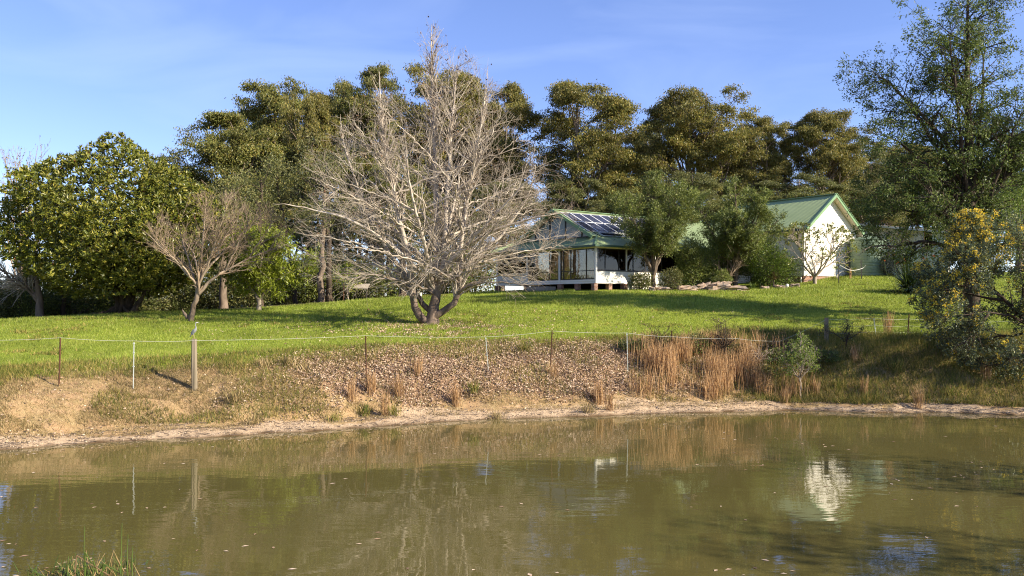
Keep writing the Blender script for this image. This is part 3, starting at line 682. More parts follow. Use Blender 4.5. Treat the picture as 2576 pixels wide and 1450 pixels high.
for px, Y, hgt, lab in ((2110,49.2,1.35,'thin black iron stake on the lawn before the white gable'), (2168,50.6,1.35,'thin leaning black iron stake in front of the green tank')):
    p = at(px, Y); st = MB().bar(p - [0,0,.2], p + [(-.06 if px > 2150 else 0),0,hgt], .05, .05); st.bar(p+[-.1,0,hgt-.05], p+[.1,0,hgt-.05], .03,.03)
    tag(st.build('garden_stake', M['blackiron']), lab, 'stake', 'iron stakes near the gable')
pa, pb = at(2112,49.2)+[0,0,1.3], at(2168,50.6)+[0,0,.75]
hs_ = curve([pa, (pa+pb)/2-[0,0,.25], pb, pb+[.3,0,.25]], 14)
tag(MB().tube(hs_, np.full(14,.02), 5).build('garden_hose', M['shedpale']), 'pale hose slung between the two iron stakes', 'hose')
p = at(2128, 51.4)
V = []; nA, nB = 13, 2
for j in range(nB):
    for i in range(nA):
        a = math.pi*i/(nA-1)*.8; r = .55 + (.015 if i % 2 else 0)
        V.append(p + np.array([-.5*math.cos(a)*1.2 + j*.15, j*.7, r*math.sin(a)]))
i = np.arange(nA-1); V = np.array(V); V2 = V + [0,0,-.012]
tag(mk('iron_sheet', np.concatenate([V, V2]), [np.stack([i,i+1,nA+i+1,nA+i],1), np.stack([i,i+1,nA+i+1,nA+i],1)[:, ::-1]+2*nA], M['shedpale']), 'curved offcut of corrugated iron lying against the gable wall', 'iron sheet')
p = at(2139, 51.0); tag(MB().bar(p-[0,0,.1], p+[.03,0,.75], .11, .11).build('short_post', M['timber']), 'short reddish timber post beside the tank', 'post')

# back yard odds and ends behind the bare tree
p = at(907, 51.0)
tt_ = thing('tray_table', p, 'pale metal tray table standing beyond the lemon tree', 'table')
MB().add([(-.55,-.3,.78),(.55,-.3,.78),(.65,.35,1.12),(-.45,.35,1.12),(-.55,-.3,.81),(.55,-.3,.81),(.65,.35,1.15),(-.45,.35,1.15)], BOXF).build('tray', M['concrete'], tt_)
for x, y, h in ((-.5,-.25,.79),(.5,-.25,.79),(.58,.3,1.1),(-.4,.3,1.1)): MB().bar((x,y,-.1),(x,y,h),.04).build('leg', M['blackiron'], tt_)
for px, Y, h, mt, lab in ((864,50.3,1.2,M['rustiron'],'rusty red picket leaning by the lemon tree'), (1004,49.6,.8,M['blackiron'],'black picket left of the bare tree trunk'), (1019,49.6,.75,M['rustiron'],'short brown picket left of the bare tree trunk'), (1083,49.0,1.3,M['blackiron'],'tall black picket seen behind the bare tree fork')):
    p = at(px, Y); tag(MB().bar(p-[0,0,.2], p+[.03,0,h], .07, .05).build('yard_picket', mt), lab, 'picket', 'pickets in the back yard')
p = at(1057, 48.6); V, Fq = lathe([(.11,0),(.14,.30),(.15,.31),(.13,.31),(.10,.02),(.001,.02)], 18)
bu = mk('bucket', V, Fq, M['white'], None, True, p); tag(bu, 'white bucket on the grass behind the bare tree', 'bucket')

# rocks of the garden edge
M['rock'] = solid_mat('sandstone', (.42,.29,.19), (.20,.17,.15), 2.6, .9, .2, .8, .05)
def rock(px, Y, w, d, h, seed, label, dz=0.0):
    k, m = 22, 14; rg = np.random.default_rng(seed)
    th_ = np.arange(k)/k*2*math.pi; ph = np.linspace(-math.pi/2, math.pi/2, m)
    T, Pp = np.meshgrid(th_, ph); x = np.cos(Pp)*np.cos(T); y = np.cos(Pp)*np.sin(T); z = np.sin(Pp)
    nzv = 1 + .6*(vnoise(x*2.1+seed*3, y*2.1+z*2.6, seed)-.5) + .45*(vnoise(x*5+seed, z*7+y*4, seed+9)-.5)
    w, d, h = w*.8, d*.8, h*.8
    q = 4.0; sup = (np.abs(x)**q + np.abs(y)**q + np.abs(z)**q) ** (-1/q)
    f = nzv*sup; V = np.stack([x*f*w/2, y*f*d/2, z*f*h/2], -1)
    V[..., 2] += V[..., 0]*rg.uniform(-.12,.12)
    i = np.arange(m-1)[:,None]*k; j = np.arange(k)[None]; j2=(j+1)%k
    p = at(px, Y); p[2] += h*.28 + dz
    o = mk('garden_rock', V.reshape(-1,3), np.stack([i+j,i+j2,i+k+j2,i+k+j],-1).reshape(-1,4), M['rock'], None, False, p)
    o.rotation_euler = (0,0,rg.uniform(-.4,.4)); tag(o, label, 'rock', 'sandstone rocks edging the garden bed')
rock(1728,46.8,1.9,.9,.55,1,'long flat sandstone rock right of the needle-leaved tree')
rock(1665,46.6,1.3,.7,.35,2,'low grey rock at the foot of the needle-leaved tree')
rock(1640,46.3,.5,.5,.40,3,'small round rock left of the long flat rock')
rock(1805,47.4,1.9,1.0,.75,4,'biggest slanting sandstone rock in the garden edge')
rock(1770,47.9,1.2,.8,.70,5,'upright rock wedged behind the big slanting rock')
rock(1856,47.0,1.6,.8,.45,6,'broad reddish rock beside the strap-leaved clump')
rock(1925,47.8,.7,.5,.30,7,'small rock between strap-leaved clump and bronze plant')
rock(1962,48.1,1.1,.6,.32,8,'flat rock under the bronze spiky plant')
rock(1998,48.4,.9,.6,.38,9,'rightmost reddish garden rock by the brick base')
#%%PART3
# ------------------------------------------------------------------ big bare tree in the middle of the lawn
def height_bark(name, low, high, z0, z1, c3=None):
    m, nt, out = new_mat(name); p = nt.nodes.new('ShaderNodeBsdfPrincipled'); p.inputs['Roughness'].default_value = .85; p.inputs['Specular IOR Level'].default_value = .15
    t = nt.nodes.new('ShaderNodeTexCoord'); sx = nt.nodes.new('ShaderNodeSeparateXYZ'); nt.links.new(t.outputs['Object'], sx.inputs[0])
    mr = nt.nodes.new('ShaderNodeMapRange'); mr.inputs[1].default_value = z0; mr.inputs[2].default_value = z1; nt.links.new(sx.outputs[2], mr.inputs[0])
    n = noise_node(nt, 6, 5, .65, stretch=(1,1,.3)); n2 = noise_node(nt, 2.0, 4, .6)
    a = ramp_node(nt, [(.35, low[0]), (.65, low[1])]); b = ramp_node(nt, [(.35, high[0]), (.62, high[1])])
    nt.links.new(n.outputs['Fac'], a.inputs[0]); nt.links.new(n2.outputs['Fac'], b.inputs[0])
    nt.links.new(mix_node(nt, mr.outputs[0], a.outputs[0], b.outputs[0]), p.inputs['Base Color'])
    bp = bump_node(nt, n.outputs['Fac'], .9, .04); nt.links.new(bp.outputs[0], p.inputs['Normal']); nt.links.new(p.outputs[0], out.inputs[0]); return m
M['bigbark'] = height_bark('ridged bark fading to pale limbs', ((.085,.06,.045),(.21,.155,.115)), ((.30,.245,.185),(.58,.50,.40)), 1.2, 4.2)

def merge(groups):           # [(P,R,sides)...] -> one vertex/face set
    mb = MB()
    for P, R, k in groups:
        if len(P): v, f = tubes(P, R, k); mb.add(v, f)
    return mb

def big_tree():
    rg = np.random.default_rng(11); base = at(1085, 36.0); k = 36.0*S/F
    root = thing('bare_tree', base, 'big leafless pale-branched tree in the middle of the lawn', 'tree')
    def L(px, py, dy=0.0): return np.array([(px-1085)*k, dy, (815-py)*k])
    stems = [
      ([L(1085,822), L(1092,775), L(1099,720,.05), L(1100,640,.1), L(1096,500,.15), L(1091,330,.1), L(1086,180), L(1085,62)], (.36,.27,.22,.18,.13,.085,.045,.01)),
      ([L(1099,735,.05), L(1112,690,-.1), L(1120,600,-.2), L(1128,450,-.35), L(1140,300,-.5), L(1150,170,-.5)], (.19,.16,.13,.09,.055,.012)),
      ([L(1082,812), L(1060,800,-.08), L(1044,772,-.12), L(1038,725,-.15), L(1028,640,-.3), L(1004,540,-.5), L(985,430,-.6), L(966,320,-.7), L(960,190,-.7)], (.23,.22,.19,.165,.13,.10,.075,.05,.012)),
      ([L(1088,790,.1), L(1066,768,.25), L(1046,742,.4), L(1010,690,.7), L(950,600,1.1), L(895,480,1.4), L(850,350,1.6), L(840,270,1.6)], (.16,.14,.125,.11,.085,.06,.035,.01)),
      ([L(1088,800,-.08), L(1118,782,-.2), L(1142,762,-.3), L(1154,735,-.35), L(1158,680,-.4), L(1166,570,-.5), L(1192,430,-.7), L(1215,300,-.8), L(1228,190,-.8)], (.20,.175,.155,.14,.12,.095,.065,.04,.01)),
      ([L(1100,742,.1), L(1122,715,.35), L(1180,660,.9), L(1262,585,1.4), L(1330,480,1.8), L(1350,400,1.9)], (.14,.125,.10,.075,.04,.01)),
      ([L(1092,740), L(1060,690,-.4), L(990,620,-1.1), L(890,560,-1.7), L(770,530,-2.0), L(715,525,-2.1)], (.14,.12,.095,.06,.03,.01)),
      ([L(1102,700,-.05), L(1150,645,-.7), L(1240,590,-1.5), L(1340,560,-2.2), L(1425,545,-2.5)], (.13,.11,.08,.045,.01)),
      ([L(1090,720,-.1), L(1082,660,-1.0), L(1070,590,-2.2), L(1050,480,-3.4), L(1045,400,-3.9)], (.12,.10,.075,.045,.01)),
      ([L(1100,720,.1), L(1110,650,1.0), L(1120,560,2.3), L(1140,450,3.5), L(1150,380,3.9)], (.12,.10,.075,.045,.01)),
      ([L(1095,705,.1), L(1050,640,1.2), L(960,560,2.5), L(870,500,3.4)], (.11,.09,.055,.01)),
      ([L(1103,690,-.1), L(1180,620,-1.2), L(1270,530,-2.6), L(1330,470,-3.3)], (.11,.085,.05,.01)),
      ([L(1150,745,-.3), L(1180,722,-.9), L(1260,712,-1.6), L(1340,722,-2.0)], (.085,.065,.035,.008)),
      ([L(1040,735,-.1), L(1000,705,-.6), L(910,690,-1.2), L(800,700,-1.5)], (.085,.06,.03,.008)),
    ]
    SP, SR = [], []
    for pts, rr in stems:
        q = curve(np.array(pts), 26, rg, .018); r = np.interp(np.linspace(0, len(rr)-1, 26), np.arange(len(rr)), rr)
        if len(SP) == 0: r[:3] *= np.array([1.35, 1.15, 1.04])
        SP.append(q); SR.append(r)
    hs0 = np.array([815-745, 815-715, 815-640, 815-560, 815-450, 815-350, 815-250, 815-150, 815-60])*k; rs0 = np.array([215, 300, 372, 385, 325, 268, 205, 118, 12])*k
    for i in range(46):      # long limbs radiating to the outline
        t_ = i/46; h0 = 1.5 + 7.2*t_**1.25; h1 = h0 + rg.uniform(-.15, 1.0) + 2.6*t_ + rg.uniform(0,1.2); h1 = min(h1, 13.5)
        a = i*2.39996; a = a if i % 3 else (0.0 if i % 2 else math.pi) + rg.normal(0,.35); R_ = np.interp(h1, hs0, rs0)*rg.uniform(.88,1.0)
        j = [0,1,2,4][i % 4]; st_ = SP[j]; c = st_[np.argmin(np.abs(st_[:,2]-h0))]
        e = np.array([math.cos(a)*R_, math.sin(a)*R_*.95, h1]); m1 = c*.66+e*.34 + [0,0,.28*(1-t_)+.1]; m2 = c*.33+e*.67 + [0,0,.30*(1-t_)]
        SP.append(curve(np.array([c,m1,m2,e]), 26, rg, .04)); SR.append(np.linspace(.070-.025*t_, .008, 26))
    SP, SR = np.array(SP), np.array(SR)
    hs_ = np.array([815-745, 815-715, 815-640, 815-560, 815-450, 815-350, 815-250, 815-150, 815-60])*k; rs_ = np.array([215, 300, 372, 385, 325, 268, 205, 118, 12])*k
    env = env_rev(hs_, rs_, 1, .95, .08, 2)
    mb = merge([(SP, SR, 12)]); mb.build('trunk', M['bigbark'], root, True)
    env0 = env_rev(np.r_[.9, hs_[1:]], np.r_[rs_[0], rs_[1:]], 1, .95, .08, 2)
    P1, R1 = spawn(rg, SP, SR, dens=2.5, t=(.24,.97), ang=(22,50), L=(.6,2.8), n=7, wob=.10, trop=.02, rr=.42, rmin=.010, env=env0, Lmin=.7, absL=True)
    P2, R2 = spawn(rg, P1, R1, dens=2.4, t=(.12,1), ang=(25,55), L=(.35,.75), n=5, wob=.10, trop=.03, rr=.5, rmin=.0062, env=env0, Lmin=.3, Lmax=2.0)
    P3, R3 = spawn(rg, P2, R2, dens=2.7, t=(.15,1), ang=(25,60), L=(.12,.55), n=3, wob=.14, trop=.02, rr=.6, rmin=.0048, env=None, absL=True)
    top_ = SP[[0,1,2,4,3]]; topR = SR[[0,1,2,4,3]]
    Pt, Rt = spawn(rg, top_, topR, dens=5.0, t=(.62,.95), ang=(15,40), L=(.4,1.5), n=7, wob=.09, trop=.02, rr=.6, rmin=.009, absL=True, env=env0, Lmin=.3)
    Pu, Ru = spawn(rg, Pt, Rt, dens=3.2, t=(.12,1), ang=(20,50), L=(.2,.7), n=5, wob=.09, trop=.02, rr=.55, rmin=.0065, absL=True)
    P1 = np.concatenate([P1, Pt]); R1 = np.concatenate([R1, Rt]); P2 = np.concatenate([P2, Pu]); R2 = np.concatenate([R2, Ru])
    P3b, R3b = spawn(rg, Pu, Ru, dens=3.0, t=(.2,1), ang=(20,55), L=(.1,.35), n=3, wob=.12, rr=.6, rmin=.005, absL=True)
    P3 = np.concatenate([P3, P3b]); R3 = np.concatenate([R3, R3b])
    merge([(P1, R1, 5), (P2, R2, 3)]).build('branches', M['palebranch'], root, True)
    merge([(P3, R3, 3)]).build('twigs', M['twig'], root)
    # seed balls and a few curled leaves still hanging, most of them near the top
    ends = P3[:, -1]; w = np.clip((ends[:, 2]-7)/8, .03, 1)**1.5; pick = ends[rg.random(len(ends)) < w*.16]
    low = ends[rg.random(len(ends)) < .035]
    pos = np.concatenate([pick, low]); 
    mb = MB()
    for s in range(3):
        v, f = leaf_cards(rg, pos + rg.normal(0,.01,pos.shape), rg.normal(size=pos.shape)+[0,0,-.6], rg.uniform(.06,.11,len(pos)), rg.uniform(.05,.09,len(pos))); mb.add(v, f)
    mb.build('dead_leaves', M['deadleaf'], root)
big_tree()

# ------------------------------------------------------------------ small bare tree on the left
def small_bare():
    rg = np.random.default_rng(5); base = at(482, 37.0); k = 37.0*S/F
    root = thing('bare_fruit_tree', base, 'small leafless tan tree with leaning trunk beside the big evergreen', 'tree')
    L = lambda px, py, dy=0: np.array([(px-482)*k, dy, (808-py)*k])
    st = [([L(480,815),L(486,775),L(497,740),L(502,700),L(508,640),L(515,560),L(520,500)],(.17,.13,.12,.085,.06,.035,.008)),
          ([L(494,750),L(520,712,.2),L(560,680,.5),L(610,650,.9),L(660,628,1.2),L(705,610,1.4)],(.10,.08,.06,.045,.03,.01)),
          ([L(498,735),L(480,690,.3),L(455,630,.6),L(430,560,.8)],(.08,.06,.04,.01)),
          ([L(500,715),L(530,660,-.3),L(560,600,-.8),L(590,520,-1.1)],(.075,.055,.035,.01)),
          ([L(500,725),L(480,680,-.8),L(450,640,-1.5),L(405,590,-2.0)],(.07,.05,.03,.01)),
          ([L(502,700),L(540,640,.8),L(600,570,1.6),L(640,520,2.0)],(.07,.05,.03,.01)),
          ([L(500,700),L(470,640,1.0),L(430,600,1.8)],(.06,.045,.01)),
          ([L(560,680,.5),L(590,620,.4),L(630,560,.3)],(.05,.035,.008)),
          ([L(610,650,.9),L(645,600,.8),L(685,545,.6)],(.04,.03,.008)),([L(505,680),L(560,600,.3),L(610,510,.4)],(.06,.04,.008)),([L(500,720),L(450,670,.1),L(400,620,.2),L(388,570,.2)],(.06,.045,.03,.008)),([L(660,628,1.2),L(690,580,1.2),L(718,540,1.1)],(.03,.02,.006))]
    SP = np.array([curve(np.array(p), 16, rg, .02) for p, _ in st]); SR = np.array([np.interp(np.linspace(0,len(r)-1,16), np.arange(len(r)), r) for _, r in st])
    merge([(SP, SR, 9)]).build('trunk', height_bark('brown bark fading to tan', ((.09,.065,.045),(.20,.15,.105)), ((.24,.185,.13),(.36,.28,.20)), .8, 2.2), root, True)
    # knotty stub and cut stump
    MB().tube([(-.2,.05,.15),(-.42,.0,.45),(-.5,-.02,.62)], [.12,.07,.02], 7).tube([(.1,0,.9),(.28,-.02,1.05),(.33,-.02,1.12)], [.08,.06,.04], 7).build('branch_stub', M['bark'], root, True)
    env = env_rev(np.array([60,110,190,240,300,325])*k, np.array([80,150,185,175,130,40])*k, 1, .9, .1, 1, cx=1.25)
    P1,R1 = spawn(rg, SP, SR, dens=4.2, t=(.3,1), ang=(20,50), L=(.5,1.9), n=7, wob=.09, trop=.06, rr=.6, rmin=.011, env=env, Lmin=.4, absL=True)
    P2,R2 = spawn(rg, P1, R1, dens=4.8, t=(.15,1), ang=(20,50), L=(.3,1.0), n=5, wob=.1, trop=.07, rr=.6, rmin=.0075, env=env, Lmin=.25, absL=True)
    P3,R3 = spawn(rg, P2, R2, dens=4.4, t=(.15,1), ang=(20,50), L=(.1,.45), n=3, wob=.12, trop=.05, rr=.6, rmin=.0055, absL=True)
    merge([(P1,R1,5),(P2,R2,4)]).build('branches', M['tanbranch'], root, True); merge([(P3,R3,3)]).build('twigs', M['tanbranch'], root)
small_bare()

# ------------------------------------------------------------------ big evergreen with broad leaves (left)
def magnolia():
    rg = np.random.default_rng(21); base = at(312, 42.0); k = 42.0*S/F
    root = thing('broadleaf_evergreen', base, 'dense dome-shaped evergreen tree with broad glossy leaves on the left', 'tree')
    L = lambda px, py, dy=0: np.array([(px-312)*k, dy, (788-py)*k])
    st = []
    for i in range(9):
        a = i/9*2*math.pi; r1 = .5; R = rg.uniform(2.5,3.4)
        st.append([np.array([math.cos(a)*.25, math.sin(a)*.25, -.1]), np.array([math.cos(a)*.55, math.sin(a)*.55, 1.2]), np.array([math.cos(a)*R*.6, math.sin(a)*R*.6, 3.2]), np.array([math.cos(a)*R, math.sin(a)*R, 5.5])])
    st.append([np.array([0,0,-.1]), np.array([0,0,2.0]), np.array([-.3,0,5]), np.array([-.5,0,9.2])])
    st.append([L(335,790,-.4), L(352,770,-.5), L(375,735,-.5), L(400,715,-.3), L(430,690,0)])
    SP = np.array([curve(np.array(p), 14, rg, .04) for p in st]); SR = np.array([np.linspace(.20,.03,14) for _ in st])
    # surface roots
    rt = []
    for a in np.linspace(0, 2*math.pi, 12, endpoint=False):
        R = rg.uniform(1.0, 2.2); rt.append([np.array([math.cos(a)*.3, math.sin(a)*.3, .45]), np.array([math.cos(a+.1)*R*.5, math.sin(a+.1)*R*.5, .08]), np.array([math.cos(a+.25)*R, math.sin(a+.25)*R, -.12])])
    RP = np.array([curve(np.array(p), 10, rg, .02) for p in rt]); RR = np.array([np.linspace(.16,.03,10)]*len(rt))
    merge([(SP,SR,8),(RP,RR,6)]).build('trunk', M['barkdark'], root, True)
    # silhouette (survey rows): narrow top, broad shoulders, skirt close to the ground
    hs_ = np.array([788-745, 788-700, 788-640, 788-560, 788-480, 788-430, 788-400, 788-375, 788-345])*k
    rs_ = np.array([120, 190, 262, 268, 225, 170, 85, 62, 14])*k
    pts = []; nrm = []
    N = 4700
    h = np.interp(rg.random(N*2), np.linspace(0,1,60), np.interp(np.linspace(0,1,60), np.cumsum(np.interp(np.linspace(hs_[0],hs_[-1],60),hs_,rs_))/np.sum(np.interp(np.linspace(hs_[0],hs_[-1],60),hs_,rs_)), np.linspace(hs_[0],hs_[-1],60)))
    h = h[:N]; th_ = rg.uniform(0, 2*math.pi, N)
    lump = 1 + .10*np.sin(4*th_+h*1.3) + .09*np.sin(7*th_-h*2.1) + .05*rg.normal(size=N)
    dep = 1 - np.abs(rg.normal(0,.13,N))
    r = np.interp(h, hs_, rs_)*lump*dep; cx = np.interp(h, [0,4,8,10], [-.15,-.35,-.75,-.55])
    keep = ~((h < 1.6) & (np.cos(th_) > .2) & (rg.random(N) < .8))
    P = np.c_[cx + r*np.cos(th_), r*np.sin(th_)*.92, h + rg.normal(0,.12,N)][keep]
    out_ = norm(np.c_[np.cos(th_), np.sin(th_), .95+0*h][keep] + rg.normal(0,.2,(len(P),3)))
    # side tower on the right shoulder and tufts along the outline
    ex = np.concatenate([L(400,500)+rg.normal(0,(.5,.5,.45),(90,3)), L(470,520)+rg.normal(0,(.6,.6,.4),(90,3)), L(150,490)+rg.normal(0,(.55,.5,.4),(90,3)), L(85,560)+rg.normal(0,(.4,.5,.4),(60,3)), L(455,600)+rg.normal(0,(.5,.6,.6),(90,3)), L(62,640)+rg.normal(0,(.35,.5,.6),(80,3))])
    P = np.concatenate([P, ex]); out_ = np.concatenate([out_, norm(rg.normal(0,.5,ex.shape)+[0,0,.9])])
    nl = 11; m = len(P); PP = np.repeat(P, nl, 0); OO = np.repeat(out_, nl, 0)
    d = rg.normal(size=PP.shape); d = norm(d - (d*OO).sum(1,keepdims=True)*OO)
    d = norm(d*1.0 + OO*rg.uniform(.25,1.3,(len(PP),1)) + np.array([0,0,-.05]))
    v, f = leaf_cards(rg, PP + OO*rg.uniform(-.10,.10,(len(PP),1)), d, rg.uniform(.20,.32,len(PP)), rg.uniform(.075,.115,len(PP)), .10)
    # red-brown buds
    sel = rg.random(m) < .10
    mk('crown', v, f, M['magnolia'], root)
    v, f = leaf_cards(rg, P[sel], out_[sel]+rg.normal(0,.3,(sel.sum(),3)), .20, .05); mk('buds', v, f, leaf_mat('red buds', [(0,(.20,.03,.02)),(1,(.34,.08,.05))], .2, .5), root)
    # dark inner boughs so that the crown is not hollow
    P1,R1 = spawn(rg, SP, SR, dens=3, t=(.3,1), ang=(25,60), L=(1,3), n=6, wob=.1, rr=.5, rmin=.02, absL=True, env=env_rev(hs_, rs_*.92, 1, .9, 0, 0, cx=-.3), Lmin=.5)
    P2,R2 = spawn(rg, P1, R1, dens=2.5, t=(.3,1), ang=(25,60), L=(.4,1), n=4, wob=.1, rr=.5, rmin=.012, absL=True)
    merge([(P1,R1,5),(P2,R2,3)]).build('boughs', M['barkdark'], root, True)
    inner = np.repeat(P1[:, 2:].reshape(-1,3), 26, 0); inner = inner + rg.normal(0,.45,inner.shape)
    inner = inner[env_rev(hs_, rs_*.95, 1, .95, 0, 0, cx=-.35)(inner)]
    v, f = leaf_cards(rg, inner, rg.normal(size=inner.shape), .28, .11); mk('inner_leaves', v, f, M['magnolia'], root)
magnolia()

# ------------------------------------------------------------------ generic leafy trees
def leafy(name, label, cat, base, stems, radii, env, l1, l2, l3, mat, bark, leaf, rg, group=None, per=10, spread=.12, drop=0.0, along=(.35,1.0), out=.5, rz=0.0, extra=None, pick=1.0):
    root = thing(name, base, label, cat, group, rz)
    SP = np.array([curve(np.array(p, float), 14, rg, .03) for p in stems]); SR = np.array([np.interp(np.linspace(0,len(r)-1,14), np.arange(len(r)), r) for r in radii])
    P1,R1 = spawn(rg, SP, SR, env=env, **l1); P2,R2 = spawn(rg, P1, R1, env=env, **l2)
    grp = [(P1,R1,5),(P2,R2,4)]; T = P2
    if l3: P3,R3 = spawn(rg, P2, R2, env=env, **l3); grp.append((P3,R3,3)); T = P3
    merge([(SP,SR,9)]).build('trunk', bark, root, True); merge(grp).build('branches', bark, root, True)
    if pick < 1: T = T[rg.random(len(T)) < pick]
    m = len(T)*per; ti = np.repeat(np.arange(len(T)), per); t = rg.uniform(along[0], along[1], m)*(T.shape[1]-1)
    i = np.minimum(t.astype(int), T.shape[1]-2); f = (t-i)[:,None]
    p = T[ti,i]*(1-f)+T[ti,i+1]*f + rg.normal(0,spread,(m,3)); tg = norm(T[ti,i+1]-T[ti,i])
    d = norm(rg.normal(size=(m,3))*(1-out) + tg*out + np.array([0,0,-drop]))
    v, f = leaf_cards(rg, p, d, rg.uniform(*leaf[0],m), rg.uniform(*leaf[1],m)); mk('crown', v, f, mat, root)
    return root, SP, P1, T

def mango():
    rg = np.random.default_rng(31); base = at(652, 43.0); k = 43.0*S/F
    hs_ = np.array([788-745, 788-700, 788-650, 788-610, 788-575, 788-560])*k - .1; rs_ = np.array([75,140,152,125,80,12])*k
    env = env_rev(hs_, rs_, 1, 1, .12, 3, cx=.45)
    leafy('mango_tree', 'small bright green fruit tree with drooping leaves and pale trunk', 'tree', base,
          [[(0,0,-.1),(-.02,0,.7),(-.1,0,1.8),(-.2,0,5.2)],[(0,0,.75),(.5,.1,1.3),(1.4,.1,2.2),(2.7,.2,2.7)],[(0,0,.7),(-.8,-.1,1.8),(-1.7,0,3.0)],[(0,0,.8),(.3,-.9,2.2),(.8,-1.7,3.8)],[(0,0,.8),(0,.9,2.4),(-.3,1.5,4.2)],[(0,0,1.2),(.8,-.3,2.8),(1.4,-.4,4.4)],[(0,0,1.2),(-.7,-.3,2.8),(-1.2,-.5,4.4)]],
          [(.17,.14,.09,.02),(.09,.07,.05,.02),(.09,.06,.02),(.08,.05,.02),(.08,.05,.02),(.08,.05,.02),(.08,.05,.02)], env,
          dict(dens=4, t=(.3,1), ang=(25,60), L=(.5,1.6), n=5, wob=.12, trop=.03, rr=.5, rmin=.012, absL=True, Lmin=.3), dict(dens=4, t=(.3,1), ang=(25,60), L=(.3,.8), n=4, wob=.12, rr=.5, rmin=.007, absL=True, Lmin=.2), None,
          M['mango'], M['stem'], ((.22,.38),(.06,.09)), rg, per=26, spread=.15, drop=.7, out=.25)
mango()
def lemon():
    rg = np.random.default_rng(33); base = at(873, 50.8); k = 50.8*S/F
    env = env_rev([.3,.8,1.6,2.4,2.9], [.6,1.05,1.15,.85,.1], 1, 1, .15, 1)
    leafy('lemon_tree', 'small yellow green citrus tree behind the bare branches', 'tree', base, [[(.1,0,-.1),(0,0,.7),(0,0,2.6)],[(0,0,.5),(.5,.1,1.3),(.7,0,2)],[(0,0,.5),(-.5,.1,1.3),(-.8,0,1.8)],[(0,0,.5),(0,-.6,1.5)]], [(.08,.06,.02),(.05,.03,.01),(.05,.03,.01),(.05,.02)], env,
          dict(dens=5, t=(.2,1), ang=(25,60), L=(.4,1.0), n=5, wob=.12, rr=.5, rmin=.01, absL=True, Lmin=.2), dict(dens=5, t=(.3,1), ang=(25,60), L=(.2,.5), n=4, wob=.12, rr=.5, rmin=.006, absL=True, Lmin=.1), None,
          M['lemon'], M['stem'], ((.10,.18),(.05,.09)), rg, per=9, spread=.08, out=.3)
    base = at(1145, 50.0)
    leafy('citrus_tree', 'low green citrus bush glimpsed behind the bare tree trunk', 'tree', base, [[(0,0,-.1),(0,0,1.0),(0,0,2.0)],[(0,0,.3),(.6,0,1.2)],[(0,0,.3),(-.6,0,1.2)]], [(.07,.05,.02),(.04,.02),(.04,.02)], env_rev([.1,.6,1.4,2.1],[.7,1.1,1.0,.1]),
          dict(dens=6, t=(.2,1), ang=(25,60), L=(.4,1.0), n=5, wob=.12, rr=.5, rmin=.01, absL=True, Lmin=.2), dict(dens=5, t=(.3,1), ang=(25,60), L=(.2,.5), n=4, wob=.12, rr=.5, rmin=.006, absL=True, Lmin=.1), None,
          M['light'], M['stem'], ((.10,.18),(.05,.09)), rg, per=8, spread=.08, out=.3)
lemon()

def needle_tree(px, Y, topy, basey, halfw, seed, mat, name, label, lean=0.0, skirt=.15, per=40):
    rg = np.random.default_rng(seed); base = at(px, Y); k = Y*S/F; Ht = (basey-topy)*k; hw_ = halfw*k
    env = env_rev(np.array([skirt,skirt+.10,.52,.68,.85,.96,1.0])*Ht, np.array([.55,.9,1.0,.95,.70,.38,.05])*hw_, 1, .9, .14, seed, cx=lean)
    env1 = env
    def env(p):              # foliage stays clear of the verandah
        dx = (p[...,0]+base[0])/S - C0[0]; dy = (p[...,1]+base[1])/S - C0[1]; u = .8*dx+.6*dy; v = -.6*dx+.8*dy; z = (p[...,2]+base[2])/S - Z0
        return env1(p) & ~((u > -.6) & (v > -.6) & (z < 2.65 + np.maximum(0, v+.4)*.45))
    st = [[(0,0,-.1),(.05,0,.15*Ht),(0,0,.5*Ht),(lean,0,.97*Ht)]]; rr = [(.20,.15,.09,.015)]
    for i in range(7):
        a = rg.uniform(0,2*math.pi); e = rg.uniform(.5,.85); R = hw_*rg.uniform(.5,.85)
        st.append([(0,0,.10*Ht+.05*i*.3*Ht), (math.cos(a)*R*.35, math.sin(a)*R*.35, .35*Ht), (math.cos(a)*R+lean, math.sin(a)*R, e*Ht)]); rr.append((.11,.07,.015))
    leafy(name, label, 'tree', base, st, rr, env,
          dict(dens=5, t=(.25,1), ang=(25,55), L=(.6,1.9), n=6, wob=.12, trop=.03, rr=.5, rmin=.011, absL=True, Lmin=.3), dict(dens=4.4, t=(.2,1), ang=(25,55), L=(.3,.8), n=4, wob=.12, trop=.04, rr=.5, rmin=.006, absL=True, Lmin=.2), None,
          mat, M['bark'], ((.12,.26),(.032,.058)), rg, per=per, spread=.11, out=.45, drop=-.15, pick=1.0)
needle_tree(1642, 47.1, 432, 727, 142, 41, M['fine'], 'paperbark_tree', 'needle-leaved tree with dark trunk in front of the verandah', .1, .27)
needle_tree(1850, 49.4, 446, 724, 128, 43, M['fine2'], 'bottlebrush_tree', 'rounded needle-leaved tree left of the green gable roof', 0, .15)

